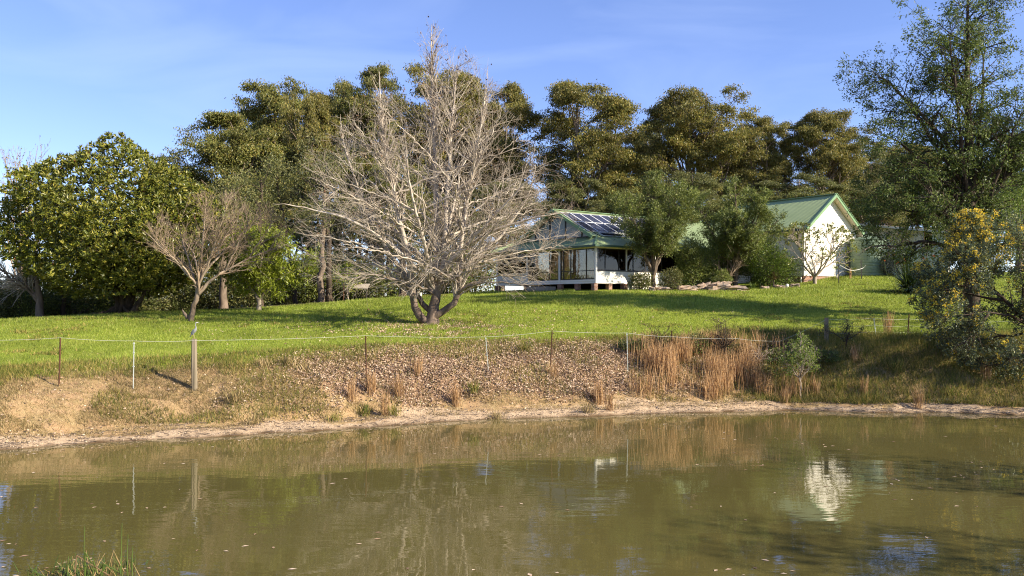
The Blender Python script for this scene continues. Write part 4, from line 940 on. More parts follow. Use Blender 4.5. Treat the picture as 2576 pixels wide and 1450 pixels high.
def shrub(name, label, cat, px, Y, rx_, ry_, h, mat, seed, leaf=((.07,.13),(.04,.07)), n=5200, stems=9, group=None, bark=None, cz=.52, lump=.22, root_=None):
    rg = np.random.default_rng(seed); base = at(px, Y)
    root = thing(name, base, label, cat, group)
    u = norm(rg.normal(size=(n,3))); r = rg.random(n)**.28
    l = 1 + lump*(np.sin(u[:,0]*5+seed)+np.sin(u[:,1]*6-seed)+np.sin(u[:,2]*7+2*seed))/3*1.6 + rg.normal(0,.05,n)
    p = u*(r*l)[:,None]*np.array([rx_,ry_,h*.5]) + [0,0,h*cz]
    p[:,2] = np.maximum(p[:,2], .03)
    v, f = leaf_cards(rg, p, u*.6+rg.normal(0,.6,(n,3))+[0,0,.15], rg.uniform(*leaf[0],n), rg.uniform(*leaf[1],n)); mk('foliage', v, f, mat, root)
    st = []
    for i in range(stems):
        a = i/stems*2*math.pi; q = np.array([math.cos(a)*rx_*.7, math.sin(a)*ry_*.7, h*rg.uniform(.5,.85)]); st.append([np.array([q[0]*.08,q[1]*.08,-.1]), q*np.array([.45,.45,.55]), q])
    SP = np.array([curve(np.array(s), 8, rg, .03) for s in st]); SR = np.array([np.linspace(.035,.008,8)]*stems)
    P1,R1 = spawn(rg, SP, SR, k=6, t=(.3,1), ang=(25,60), L=(.3,.6), n=5, wob=.12, rr=.6, rmin=.006)
    merge([(SP,SR,5),(P1,R1,3)]).build('stems', bark or M['bark'], root, True)
    return root
gb = 'shrubs of the garden bed'
shrub('garden_shrub', 'bright mid green shrub between the two needle trees', 'shrub', 1745, 49.0, 1.5, 1.1, 3.6, M['fine2'], 9, ((.10,.2),(.03,.06)), n=9000, group=gb)
shrub('garden_shrub', 'big glossy light green shrub in front of the brick corner', 'shrub', 1935, 49.0, 1.5, 1.1, 2.9, M['light'], 10, n=7500, group=gb)
shrub('garden_shrub', 'tall glossy shrub left of the frangipani tree', 'shrub', 1915, 50.0, 1.7, 1.4, 3.3, M['shrub'], 1, n=8000, group=gb)
shrub('garden_shrub', 'dark glossy shrub behind the bare garden bush', 'shrub', 1835, 50.6, 1.6, 1.3, 3.7, M['shrub'], 2, n=8000, group=gb)
shrub('garden_shrub', 'rounded dark shrub against the brick corner', 'shrub', 1972, 49.6, 1.1, 1.0, 2.3, M['shrub'], 3, n=4500, group=gb)
shrub('garden_shrub', 'dark shrub filling the gap between the two needle trees', 'shrub', 1768, 50.2, 1.2, 1.0, 3.0, M['shrub'], 4, n=5500, group=gb)
shrub('garden_shrub', 'low tan-leaved shrub at the verandah corner', 'shrub', 1612, 46.6, .75, .6, 1.15, M['under'], 5, n=2600, group=gb)
shrub('garden_shrub', 'small grey shrub right of the needle tree trunk', 'shrub', 1690, 47.0, .8, .7, 1.5, M['under'], 6, n=2600, group=gb)
shrub('garden_shrub', 'fine bright green bush behind the big rock', 'shrub', 1815, 48.3, .75, .6, 1.25, M['fine2'], 7, ((.10,.2),(.02,.035)), n=4000, group=gb)
shrub('lavender_bush', 'silvery grey bush between tank and shed wall', 'shrub', 2250, 52.0, 1.05, .9, 1.9, M['silver'], 8, ((.14,.26),(.03,.05)), n=4500, cz=.45)

def bare_bush(px, Y, w, h, seed, label, name='bare_bush', mat=None, stems=8, group=None, dens=4.0, droop=.0, up=.9, r0=.022):
    rg = np.random.default_rng(seed); base = at(px, Y); root = thing(name, base, label, 'shrub', group)
    st = []
    for i in range(stems):
        a = rg.uniform(0,2*math.pi); q = np.array([math.cos(a)*w*rg.uniform(.3,1), math.sin(a)*w*rg.uniform(.2,.8), h*rg.uniform(.55,1)*up]); st.append([np.array([0,0,-.1]), q*np.array([.35,.35,.5])+rg.normal(0,.04,3), q])
    SP = np.array([curve(np.array(s), 10, rg, .03) for s in st]); SR = np.array([np.linspace(r0,.006,10)]*stems)
    P1,R1 = spawn(rg, SP, SR, dens=dens, t=(.25,1), ang=(25,60), L=(.2*h,.5*h), n=6, wob=.14, trop=.02-droop, rr=.6, rmin=.010, absL=True)
    P2,R2 = spawn(rg, P1, R1, dens=dens, t=(.2,1), ang=(25,65), L=(.08*h,.28*h), n=4, wob=.15, trop=-droop, rr=.6, rmin=.007, absL=True)
    merge([(SP,SR,5)]).build('stems', mat or M['tanbranch'], root, True); merge([(P1,R1,4),(P2,R2,3)]).build('twigs', mat or M['tanbranch'], root)
    return root, SP, P1, P2
bare_bush(1828, 48.8, 1.5, 2.9, 51, 'leafless pale bush in front of the dark garden shrubs', mat=M['tanbranch'], stems=9, dens=2.2, r0=.035)

def strap_clump(name, label, px, Y, n, L, w, mat, seed, rise=.7, group=None, flowers=0, base_z=0.0, stem=0.0):
    rg = np.random.default_rng(seed); base = at(px, Y); root = thing(name, base, label, 'plant', group)
    V, Fq = [], []; k = 7
    for i in range(n):
        a = rg.uniform(0,2*math.pi); el = rg.uniform(.25,1.35)*rise; l = L*rg.uniform(.7,1.1); dv = np.array([math.cos(a), math.sin(a), 0]); side = np.array([-dv[1], dv[0], 0])
        t = np.linspace(0,1,k); out = l*t*math.cos(el); z = l*t*math.sin(el) - (t**2.4)*l*.45*math.cos(el)
        c = rg.normal(0,.06,3)*[1,1,0] + [0,0,stem] + dv*out[:,None] + np.array([0,0,1])*z[:,None]
        c[:,2] = np.maximum(c[:,2], .03)
        ww = w*np.array([.6,.9,1,1,.85,.55,.03])*rg.uniform(.8,1.1)
        b = len(V)*2*k; V.append(np.concatenate([c-side*ww[:,None]/2+[0,0,.01], c+side*ww[:,None]/2+[0,0,.01]]))
        j = np.arange(k-1); Fq.append(np.stack([j,j+1,k+j+1,k+j],1)+b)
    mk('leaves', np.concatenate(V), np.concatenate(Fq), mat, root)
    if stem: MB().tube([(0,0,-.1),(0,0,stem*.6),(.02,0,stem+.05)], [.06,.05,.05], 8).build('stem', M['bark'], root, True)
    if flowers:
        p = np.c_[rg.normal(0,L*.35,flowers), rg.normal(0,L*.35,flowers), L*rg.uniform(.75,1.02,flowers)]
        P = np.stack([np.c_[p[:,:2]*.5, np.full(flowers,.1)], np.c_[p[:,:2]*.9, p[:,2]*.6], p], 1); merge([(P, np.full((flowers,3),.012), 4)]).build('flower_stalks', M['strap2'], root)
        pp = np.repeat(p, 8, 0); v, f = leaf_cards(rg, pp, rg.normal(size=pp.shape)+[0,0,.4], .12, .06); mk('flowers', v, f, M['orange'], root)
    return root
strap_clump('strap_leaf_clump', 'large dark strap-leaved clump with orange flowers right of the shed', 2292, 44.0, 300, 2.4, .10, M['strap'], 61, 1.0, flowers=9)
strap_clump('strap_leaf_clump', 'bright green strap-leaved clump between the garden rocks', 1893, 48.0, 70, .62, .03, M['strap2'], 62, 1.0)
strap_clump('strap_leaf_clump', 'small green strap-leaved clump under the glossy shrubs', 1915, 48.3, 50, .5, .03, M['strap2'], 64, 1.0)
strap_clump('spiky_plant', 'bronze spiky-leaved plant on a short stem in the garden bed', 1946, 48.6, 80, .85, .035, M['cordyline'], 63, 1.05, stem=.55)
p = at(1980, 48.2); V, Fq = lathe([(.001,.28),(.07,.27),(.11,.2),(.12,.12),(.08,.03),(.05,.0),(.001,0)], 16)
tag(mk('garden_lamp', V, Fq, M['white'], None, True, p), 'small white globe lamp at the end of the garden bed', 'lamp')

def frangipani():
    rg = np.random.default_rng(71); Y = 49.6; base = at(2050, Y); k = Y*S/F
    root = thing('frangipani_tree', base, 'broad forking frangipani tree in front of the white gable wall', 'tree')
    SP = np.array([curve(np.array([(0,0,-.1),(-.02,0,.25),(0,0,.55)]), 8)]); SR = np.array([np.linspace(.14,.12,8)])
    lv = [(SP,SR)]; P, R = SP, SR
    tips = np.array([[0,0,.5]]); dirs = np.array([[0,0,1.]]); rad = np.array([.10]); allP, allR = [], []
    Ls = [1.0,.9,.72,.58,.46,.36]
    for g in range(6):
        nb = 5 if g == 0 else 2
        if g in (2,): nb = 3
        m = len(tips)*nb; a = rg.uniform(0,2*math.pi,m) if g else np.arange(5)/5*2*math.pi
        pd = np.repeat(dirs,nb,0); q = norm(np.cross(pd, norm(rg.normal(size=(m,3))))) if g else np.c_[np.cos(a),np.sin(a),0*a]
        if g: # fork in pairs
            q[1::nb] = -q[0::nb]
        d = norm(pd + q*(.95 if g == 0 else .55) + [0,0,.06 if g else 0])
        p0 = np.repeat(tips,nb,0); l = Ls[g]*rg.uniform(.8,1.2,m)[:,None]
        p1 = p0 + d*l*.5 + [0,0,-.03]; p2 = p0 + d*l
        allP.append(np.stack([p0,p1,p2],1)); r0 = np.repeat(rad,nb)*.78; allR.append(np.stack([r0,r0*.92,r0*.85],1))
        tips, dirs, rad = p2, d, r0*.85
    merge([(SP,SR,10)]).build('trunk', M['stem'], root, True); merge([(a,b,6) for a,b in zip(allP,allR)]).build('branches', M['stem'], root, True)
    per = 13; pp = np.repeat(tips,per,0); dd = np.repeat(dirs,per,0); q = rg.normal(size=pp.shape); d = norm(q+dd*.7)
    sel = rg.random(len(pp)) < .85
    v, f = leaf_cards(rg, pp[sel]+rg.normal(0,.04,(sel.sum(),3)), d[sel], rg.uniform(.14,.26,sel.sum()), rg.uniform(.05,.08,sel.sum())); mk('crown', v, f, M['frangi'], root)
frangipani()
#%%PART4
# ------------------------------------------------------------------ tall eucalypts behind
def eucalypt(seed, H, hs_, rs_, mat, nl=7, base_t=.30, per=120, clus=(.62,.40), cl_k=4, name='eucalypt', fork=True):
    rg = np.random.default_rng(seed); root = thing(name, (0,0,0), 'eucalypt', 'tree')
    env = env_rev(np.array(hs_)*H, rs_, 1, .95, .22, seed)
    st = [[(0,0,-.3),(rg.normal(0,.15),rg.normal(0,.15),.25*H),(rg.normal(0,.4),rg.normal(0,.4),.55*H),(rg.normal(0,.6),rg.normal(0,.6),.95*H)]]; rr = [(.34,.26,.17,.03)]
    if fork:
        for i in range(3):
            a = rg.uniform(0,2*math.pi); R = max(rs_)*rg.uniform(.35,.6); t0 = rg.uniform(.2,.34)
            st.append([(0,0,t0*H),(math.cos(a)*R*.4,math.sin(a)*R*.4,(t0+.18)*H),(math.cos(a)*R,math.sin(a)*R,rg.uniform(.78,.92)*H)]); rr.append((.2,.14,.03))
    SP = np.array([curve(np.array(p,float), 16, rg, .06) for p in st]); SR = np.array([np.interp(np.linspace(0,len(r)-1,16), np.arange(len(r)), r) for r in rr])
    P1,R1 = spawn(rg, SP, SR, k=nl, t=(base_t,.97), ang=(28,62), L=(.16*H,.34*H), n=8, wob=.10, trop=.05, rr=.55, rmin=.04, absL=True, env=env, Lmin=.8)
    P2,R2 = spawn(rg, P1, R1, k=cl_k, t=(.35,1), ang=(22,55), L=(.35,.65), n=6, wob=.13, trop=.06, rr=.6, rmin=.022, env=env, Lmin=.6)
    P3,R3 = spawn(rg, P2, R2, k=4, t=(.45,1), ang=(22,60), L=(.4,.8), n=3, wob=.15, trop=.05, rr=.6, rmin=.014, Lmin=.4, Lmax=1.3)
    merge([(SP,SR,9),(P1,R1,6)]).build('trunk', M['bark_euc'], root, True); merge([(P2,R2,4),(P3,R3,3)]).build('branches', M['bark_euc'], root, True)
    ends = np.concatenate([P3[:,-1], P2[:,-1]]); m = len(ends); sz = rg.uniform(.5,1.25,m)
    e = np.repeat(np.arange(m), per); n = len(e)
    u = norm(rg.normal(size=(n,3))); u[:,2] = np.where(u[:,2] < -.2, -u[:,2]*.5, u[:,2])     # domed pads with gaps between
    sub = rg.normal(0,1,(m*4,3))*np.array([.22,.22,.12]); sp = e*4 + rg.integers(0,4,n)
    p = ends[e] + u*(rg.random(n)**.55)[:,None]*sz[e][:,None]*np.array([clus[0],clus[0],clus[1]]) + sub[sp] + rg.normal(0,.09,(n,3))
    d = rg.normal(0,.55,(n,3)) + [0,0,-.8]
    v, f = leaf_cards(rg, p, d, rg.uniform(.15,.32,n), rg.uniform(.055,.11,n)); mk('crown', v, f, mat, root)
    return root
protos = [
  (eucalypt(101, 20, [.16,.28,.45,.68,.86,.96,1.0], [3.6,5.4,6.0,5.6,4.0,2.0,.4], M['euc'], 13, .20, 70), 20, 6.0),
  (eucalypt(102, 20, [.22,.38,.58,.75,.9,1.0], [2.8,4.8,5.6,5.3,3.6,.6], M['euc3'], 12, .26, 70), 20, 5.6),
  (eucalypt(103, 20, [.35,.5,.7,.85,.95,1.0], [1.6,2.6,3.0,2.9,2.2,.6], M['euc'], 8, .38, 75, (.66,.42)), 20, 3.0),
  (eucalypt(104, 20, [.12,.25,.45,.7,.88,1.0], [3.0,5.0,5.6,4.8,3.0,.4], M['euc2'], 11, .14, 62), 20, 5.6),
  (eucalypt(105, 20, [.25,.42,.65,.85,1.0], [2.8,4.8,5.4,4.4,.9], M['euc3'], 12, .28, 70, (.66,.42)), 20, 5.4),
]
G_E = 'tall eucalypts behind the lawn and house'
elist = [ # proto, px centre, top row, half width px, distance, rotation, label
  (0, 560, 283, 165, 62, .3, 'broad spreading olive eucalypt right behind the big evergreen'),
  (3, 392, 368, 48, 70, 1.2, 'small grey green eucalypt peeping over the evergreen at far left'),
  (2, 690, 185, 75, 72, 2.0, 'tall open eucalypt with umbrella tufts left of the bare tree'),
  (1, 775, 205, 70, 64, .5, 'rust-topped eucalypt just left of the bare tree crown'),
  (2, 852, 184, 50, 72, 3.4, 'slender eucalypt with a single top tuft touching the bare tree'),
  (0, 960, 165, 120, 66, 4.0, 'dark eucalypt behind the left half of the bare tree'),
  (1, 1110, 150, 140, 68, 1.1, 'tallest eucalypt directly behind the bare tree top'),
  (4, 1265, 203, 90, 68, 5.2, 'olive eucalypt behind the right shoulder of the bare tree'),
  (4, 1465, 198, 145, 64, 2.4, 'wide domed eucalypt above the solar panels'),
  (3, 1632, 290, 45, 74, .2, 'dark narrow eucalypt in the gap above the needle-leaved tree'),
  (1, 1765, 203, 135, 64, 3.0, 'open round-headed eucalypt standing clear against the sky'),
  (4, 1930, 283, 85, 64, .9, 'dense eucalypt above the rounded needle tree'),
  (1, 2075, 262, 92, 63, 4.4, 'flat-topped eucalypt above the green gable roof'),
  (3, 2165, 340, 90, 66, 2.2, 'olive eucalypt between gable roof and tall feathery tree'),
  (0, 2330, 380, 150, 68, 1.7, 'eucalypt showing behind the tall feathery tree'),
  (0, 2560, 330, 150, 72, .6, 'eucalypt at the far right behind the shed'),
  (3, 1440, 430, 100, 60, 1.0, 'low eucalypt close behind the solar roof'),
  (3, 1740, 420, 110, 60, 4.1, 'low bushy eucalypt between the two needle trees'),
  (3, 2010, 430, 120, 60, 5.0, 'low bushy eucalypt close behind the green gable roof'),
  (3, 2200, 450, 110, 62, 3.0, 'low bushy eucalypt behind the farm shed'),
  (0, 985, 420, 120, 58, 5.4, 'shady eucalypt low behind the bare tree'),
  (3, 1260, 440, 110, 60, .1, 'shady eucalypt low behind the verandah roof end'),
  (0, 700, 330, 140, 74, 3.3, 'far eucalypt filling the gap left of the slender one'),
  (3, 470, 420, 110, 72, 4.9, 'far grey eucalypt behind the evergreen shoulder'),
  (1, 1180, 300, 130, 76, 2.2, 'far rusty eucalypt behind the right half of the bare tree'),
  (0, 1580, 330, 130, 76, 1.3, 'far olive eucalypt behind the needle-leaved tree'),
  (0, 1850, 350, 130, 76, 5.8, 'far olive eucalypt right of the round-headed one'),
  (1, 2250, 345, 110, 74, .8, 'far rusty eucalypt left of the tall feathery tree'),
  (3, 1560, 460, 110, 62, 3.9, 'low grey eucalypt behind the first needle tree'),
  (3, 2380, 440, 130, 66, .4, 'low grey eucalypt behind the shed roof'),
  (3, 1120, 470, 110, 64, 3.1, 'low grey eucalypt behind the bare tree fork'),
  (3, 905, 460, 100, 66, 1.9, 'low grey eucalypt left behind the bare tree'),
  (3, 800, 500, 80, 60, 2.7, 'low eucalypt with dark stem right of the bright green fruit tree'),
]
used = set()
for pi_, px, ty, hw_, Y, rz, lab in elist:
    root, H, w0 = protos[pi_]; b = at(px, Y); b[2] -= .1
    Hh = W(px, ty, Y)[2] - b[2]; wx = hw_*1.22*Y*S/F; sc = (wx/w0, wx/w0, Hh/(H*1.02))
    if pi_ not in used:
        used.add(pi_); root.location = tuple(b); root.rotation_euler = (0,0,rz); root.scale = sc; tag(root, lab, 'tree', G_E)
    else: copy_tree(root, b, rz, sc, lab, G_E)

# undergrowth behind the lawn edge
ug = [shrub('undergrowth_bush', 'tangled olive undergrowth bush at the back edge of the lawn', 'shrub', -40, 43, 2.2, 1.6, 3.0, M['under'], 81, ((.10,.2),(.05,.09)), 4200, group='undergrowth along the back of the lawn'),
      shrub('undergrowth_bush', 'tangled olive undergrowth bush at the back edge of the lawn', 'shrub', 60, 44.5, 2.2, 1.6, 2.6, M['fine2'], 82, ((.10,.2),(.05,.09)), 4200, group='undergrowth along the back of the lawn')]
rgu = np.random.default_rng(9)
for i in range(34):
    px = -60 + i*38 + rgu.uniform(-14,14); Y = float(np.interp(px, [-60,150,400,700,1000,1300], [44,46,49.5,53,56,57])) + rgu.uniform(-.3,3.0)
    s = rgu.uniform(.7,1.15)*(1.0 if px < 500 else 1.15)
    copy_tree(ug[i%2], at(px, Y), rgu.uniform(0,6), (s*1.2, s, s*rgu.uniform(.75,1.2)), 'tangled olive undergrowth bush at the back edge of the lawn', 'undergrowth along the back of the lawn')
# bare trunks that stand free at the lawn edge
def trunk_tree(px, Y, r, h, seed, label, mat, lean=0.0):
    rg = np.random.default_rng(seed); b = at(px, Y); root = thing('forest_tree', b, label, 'tree', 'single trunks along the lawn edge')
    SP = np.array([curve(np.array([(0,0,-.2),(lean*.2,0,h*.3),(lean*.6,0,h*.65),(lean,.2,h)]), 14, rg, .05)]); SR = np.array([np.linspace(r,r*.35,14)]); SR[0,0] *= 1.3
    P1,R1 = spawn(rg, SP, SR, k=12, t=(.45,1), ang=(30,65), L=(.15*h,.3*h), n=7, wob=.12, trop=.05, rr=.4, rmin=.02, absL=True)
    P2,R2 = spawn(rg, P1, R1, k=6, t=(.3,1), ang=(25,60), L=(.3,.6), n=5, wob=.14, rr=.5, rmin=.01)
    merge([(SP,SR,10)]).build('trunk', mat, root, True); merge([(P1,R1,5),(P2,R2,3)]).build('branches', mat, root, True)
    ends = np.repeat(P2[:,-1], 45, 0); n = len(ends); p = ends + rg.normal(0,.36,(n,3))
    v, f = leaf_cards(rg, p, rg.normal(0,.6,(n,3))+[0,0,-.7], rg.uniform(.13,.28,n), rg.uniform(.045,.08,n)); mk('crown', v, f, M['euc2'], root)
trunk_tree(562, 49.5, .30, 8.5, 1, 'thick grey trunk standing between bare fruit tree and green fruit tree', M['bark'])
trunk_tree(655, 51.5, .24, 9.5, 2, 'dark trunk behind the bright green fruit tree', M['barkdark'])
trunk_tree(806, 52.0, .26, 10, 3, 'reddish grey trunk at the lawn edge left of the lemon tree', M['bark'], .4)
trunk_tree(829, 52.2, .24, 10.5, 4, 'twin dark trunk close beside the lemon tree', M['barkdark'], -.3)
trunk_tree(745, 53.0, .20, 10, 5, 'leaning dark trunk right of the green fruit tree', M['barkdark'], -1.6)
trunk_tree(1012, 53.0, .30, 9, 6, 'dark stout trunk behind the left fork of the bare tree', M['barkdark'])
trunk_tree(160, 45.0, .16, 7, 7, 'thin dark trunk under the evergreen skirt', M['barkdark'])

# trees at the left edge
def edge_trees():
    rg = np.random.default_rng(91); b = at(100, 42.0); k = 42*S/F
    root = thing('bare_poplar', b, 'leafless grey tree with stout trunk at the left edge', 'tree')
    st = [[(0,0,-.2),(0,0,.8),(-.1,0,1.7),(-.3,0,3.2)]] + [[(-.1,0,1.0+.1*i), (x*.5,y*.5,2.4), (x,y,z)] for i,(x,y,z) in enumerate([(-2.2,-.8,3.2),(-2.6,.4,2.2),(-1.6,-.5,4.6),(-3.0,-.5,4.0),(-1.2,.8,5.6),(-3.6,.3,5.0)])]
    SP = np.array([curve(np.array(s,float),12,rg,.04) for s in st]); SR = np.array([np.linspace(.28,.10,12)]+[np.linspace(.09,.012,12)]*6)
    P1,R1 = spawn(rg, SP[1:], SR[1:], dens=6, t=(.2,1), ang=(20,55), L=(.5,1.9), n=6, wob=.1, rr=.55, rmin=.014, absL=True)
    P2,R2 = spawn(rg, P1, R1, dens=5, t=(.15,1), ang=(25,60), L=(.2,.8), n=5, wob=.12, rr=.55, rmin=.007, absL=True)
    merge([(SP,SR,10)]).build('trunk', M['bark'], root, True); merge([(P1,R1,5),(P2,R2,3)]).build('branches', M['palebranch'], root, True)
    b = at(78, 56.0); root = thing('slender_poplar', b, 'tall thin upright poplar with few leaves above the evergreen', 'tree')
    st = []
    for i in range(16):
        x = rg.uniform(-2.6,1.6); st.append([(rg.normal(0,.1),rg.normal(0,.1),-.1),(x*.6,rg.normal(0,.5),7),(x*1.0,rg.normal(0,.8),14.4*rg.uniform(.68,.95))])
    st[0][-1] = (.55,0,14.6); st[1][-1] = (.9,0,14.0); st[2][-1] = (.2,.3,13.4)
    SP = np.array([curve(np.array(s,float),14,rg,.06) for s in st]); SR = np.array([np.linspace(.09,.014,14)]*len(st))
    P1,R1 = spawn(rg, SP, SR, dens=2.6, t=(.35,1), ang=(12,32), L=(.4,1.5), n=6, wob=.08, trop=.08, rr=.5, rmin=.014, absL=True)
    P2,R2 = spawn(rg, P1, R1, dens=2.5, t=(.2,1), ang=(15,40), L=(.15,.5), n=4, wob=.1, trop=.06, rr=.5, rmin=.010, absL=True)
    merge([(SP,SR,7)]).build('trunk', M['tanbranch'], root, True); merge([(P1,R1,4),(P2,R2,3)]).build('branches', M['tanbranch'], root)
    e = np.concatenate([P1[:,-1],P2[:,-1]]); e = e[rg.random(len(e)) < .35]; v,f = leaf_cards(rg, e, rg.normal(size=e.shape)+[0,0,-.8], .13, .10); mk('crown', v, f, M['euc3'], root)
edge_trees()

# ------------------------------------------------------------------ tall feathery tree on the right
def feathery_tree():
    rg = np.random.default_rng(121); Y = 36.0; b = at(2445, Y); k = Y*S/F
    env = env_rev(np.array([2.6,4.0,5.6,6.4,8,11,15,20,23]), np.array([1.0,7.0,7.2,7.4,7.2,7.6,7.6,6.0,1]), 1, .9, .16, 4)
    st = [[(0,0,-.3),(-.05,0,3),(-.15,0,6),(-.1,.1,10),(-.3,0,15),(-.2,0,22)]]; rr = [(.50,.42,.36,.26,.16,.03)]
    for x,y,z0,z in [(-5.6,-.5,8.5,11.2),(-4.5,1.5,10,15),(-5.8,.8,11.5,15.4),(3,1,6.5,13),(4.5,-1,8,14),(-2.5,-2,9,17),(1.5,-2.5,7,12),(2,2,9,18),(-3.5,-1.5,5.5,7.6),(-6.6,-.6,4.6,4.3),(-4.5,1.0,6.2,6.8),(3.0,-1.6,4.0,6.0),(-2.5,-2.6,4.2,5.2),(0.5,2.8,6,11),(-4.6,0.0,7.2,8.8)]:
        st.append([(-.1,0,z0*.75), (x*.35,y*.35,z0), (x*.7,y*.7,z0+(z-z0)*.6), (x,y,z)]); rr.append((.15,.11,.075,.02))
    st = [np.array(curve(np.array(s,float), 6)) for s in st]; rr = [np.interp(np.linspace(0,len(r)-1,6), np.arange(len(r)), r) for r in rr]
    root, SP, P1, T = leafy('feathery_tree', 'very tall dark feathery-leaved tree filling the right edge', 'tree', b, st, rr, env,
          dict(dens=2.5, t=(.3,1), ang=(25,60), L=(.9,3.2), n=7, wob=.13, trop=-.01, rr=.5, rmin=.016, absL=True, Lmin=.4),
          dict(dens=2.6, t=(.2,1), ang=(25,60), L=(.5,1.5), n=5, wob=.14, trop=-.05, rr=.5, rmin=.009, absL=True, Lmin=.3),
          dict(dens=2.4, t=(.25,1), ang=(25,60), L=(.25,.6), n=3, wob=.14, trop=-.08, rr=.6, rmin=.006, absL=True, Lmin=.15),
          M['robinia'], M['barkdark'], ((.13,.26),(.05,.09)), rg, per=15, spread=.15, drop=.25, out=.35, along=(.1,1.0), pick=.9)
    root.scale = (.84,.84,.84)
    # bare grey twigs in the lower crown
    q = SP[9:15]; R = np.full(q.shape[:2], .03)
    P1,R1 = spawn(rg, q, R, dens=2.2, t=(.2,1), ang=(30,70), L=(.5,1.8), n=6, wob=.15, rr=.6, rmin=.012, absL=True); P2,R2 = spawn(rg, P1, R1, dens=3, t=(.2,1), ang=(30,70), L=(.2,.7), n=4, wob=.15, rr=.6, rmin=.007, absL=True)
    merge([(P1,R1,4),(P2,R2,3)]).build('dead_twigs', M['twig'], root)
feathery_tree()
shrub('light_green_tree', 'light green leafy tree behind the wattle at the right edge', 'tree', 2590, 49.5, 2.4, 2.0, 7.2, M['light'], 131, ((.10,.2),(.05,.09)), 9000, cz=.6)
shrub('light_green_tree', 'yellow green leafy tree beyond the feathery trunk', 'tree', 2500, 53.0, 2.2, 2.0, 8.5, M['fine2'], 132, ((.10,.2),(.05,.09)), 9000, cz=.6)

# ------------------------------------------------------------------ wattle in bloom on the right bank
def wattle():
    rg = np.random.default_rng(141); Y = 29.8; b = at(2625, Y); k = Y*S/F
    L = lambda px, py, dy=0: np.array([(px-2625)*k, dy, W(px,py,Y)[2]-b[2]])
    b_z = b[2]
    def env(p):
        c = L(2490, 752); q = (p - c)/np.array([3.25, 2.7, 3.6]); q[...,0] *= 1 + .22*np.clip((p[...,2]-L(0,700)[2])/2.0, 0, 1); r = np.sqrt((q**2).sum(-1))
        th_ = np.arctan2(q[...,2], q[...,0]); lim = 1 + .07*np.sin(4*th_+1.0) + .06*np.sin(7*th_+p[...,1]*1.5)
        hollow = (np.abs(p[...,0]-L(2490,0)[0]) < .9) & (p[...,2] < L(0,740)[2]) & (p[...,2] > L(0,850)[2]) & (p[...,1] < 1.2)
        return (r < lim) & (p[...,2] > -.9 + np.clip(p[...,1],-3,3)*.4) & ~hollow
    st = [[(0,0,-.2),L(2600,850),L(2570,800),L(2520,755,-.1),L(2455,700,-.2),L(2420,640,-.2)],
          [L(2575,805),L(2520,795,-.5),L(2460,785,-.8),L(2400,790,-1.0),L(2340,800,-1.0)],
          [L(2545,775),L(2500,700,.7),L(2460,620,1.0),L(2450,575,1.0)],
          [L(2560,790),L(2560,700,-.5),L(2550,620,-.8),L(2545,565,-.8)],
          [L(2520,755,-.1),L(2440,735,.6),L(2370,710,1.0),L(2325,680,1.0)],
          [L(2590,830),L(2550,880,-.8),L(2500,900,-1.2),L(2440,915,-1.4)],
          [L(2455,700,-.2),L(2400,660,-.8),L(2360,620,-.9)],[L(2455,700,-.2),L(2390,720,-1.2),L(2330,740,-1.5)],
          [L(2460,785,-.8),L(2400,840,-1.4),L(2350,880,-1.4)],[L(2600,850),L(2640,760,.4),L(2650,680,.4),L(2640,600,.2)],[L(2590,830),L(2560,850,1.0),L(2480,860,1.6),L(2400,850,1.7)]]
    st = [curve(np.array(s,float),8) for s in st]; rr = [np.linspace(.13,.02,8)]+[np.linspace(.06,.012,8)]*10
    root, SP, P1, T = leafy('wattle_tree', 'golden flowering wattle with blue grey leaves leaning over the bank', 'tree', b, st, rr, env,
          dict(dens=8, t=(.25,1), ang=(25,70), L=(.5,1.9), n=6, wob=.13, trop=.0, rr=.5, rmin=.012, absL=True, Lmin=.3),
          dict(dens=5.5, t=(.2,1), ang=(25,60), L=(.3,.9), n=4, wob=.13, trop=.0, rr=.5, rmin=.007, absL=True, Lmin=.2),
          dict(dens=4.0, t=(.25,1), ang=(25,60), L=(.15,.4), n=3, wob=.14, rr=.6, rmin=.005, absL=True, Lmin=.1),
          M['wattle'], M['barkdark'], ((.08,.16),(.035,.065)), rg, per=16, spread=.07, out=.4, along=(.1,1.0), pick=.9)
    # blossom sprays: denser towards the top
    e = T[:,-1]; zt_ = L(0,560)[2]; zb = L(0,900)[2]; w = np.clip((e[:,2]-zb)/(zt_-zb),0,1)
    c = L(2478,755); rad = np.linalg.norm((e-c)/np.array([3.35,2.9,3.55]),axis=1)
    pick = rg.random(len(e)) < (.10+.70*w**1.3)*np.clip(rad*1.5-.3,0,1)
    pick &= (vnoise(e[:,0]*2.2+40, e[:,2]*2.2+e[:,1]*1.3, 5) > .42)
    e = e[pick]; d0 = norm(rg.normal(0,.5,e.shape)+[0,0,.9]); per = 20; ee = np.repeat(e,per,0); dd = np.repeat(d0,per,0); n = len(ee)
    p = ee + dd*rg.uniform(-.02,.20,(n,1)) + rg.normal(0,.045,(n,3))
    v,f = leaf_cards(rg, p, rg.normal(size=(n,3)), rg.uniform(.045,.085,n), rg.uniform(.04,.07,n)); mk('blossom', v, f, M['flower'], root)
wattle()
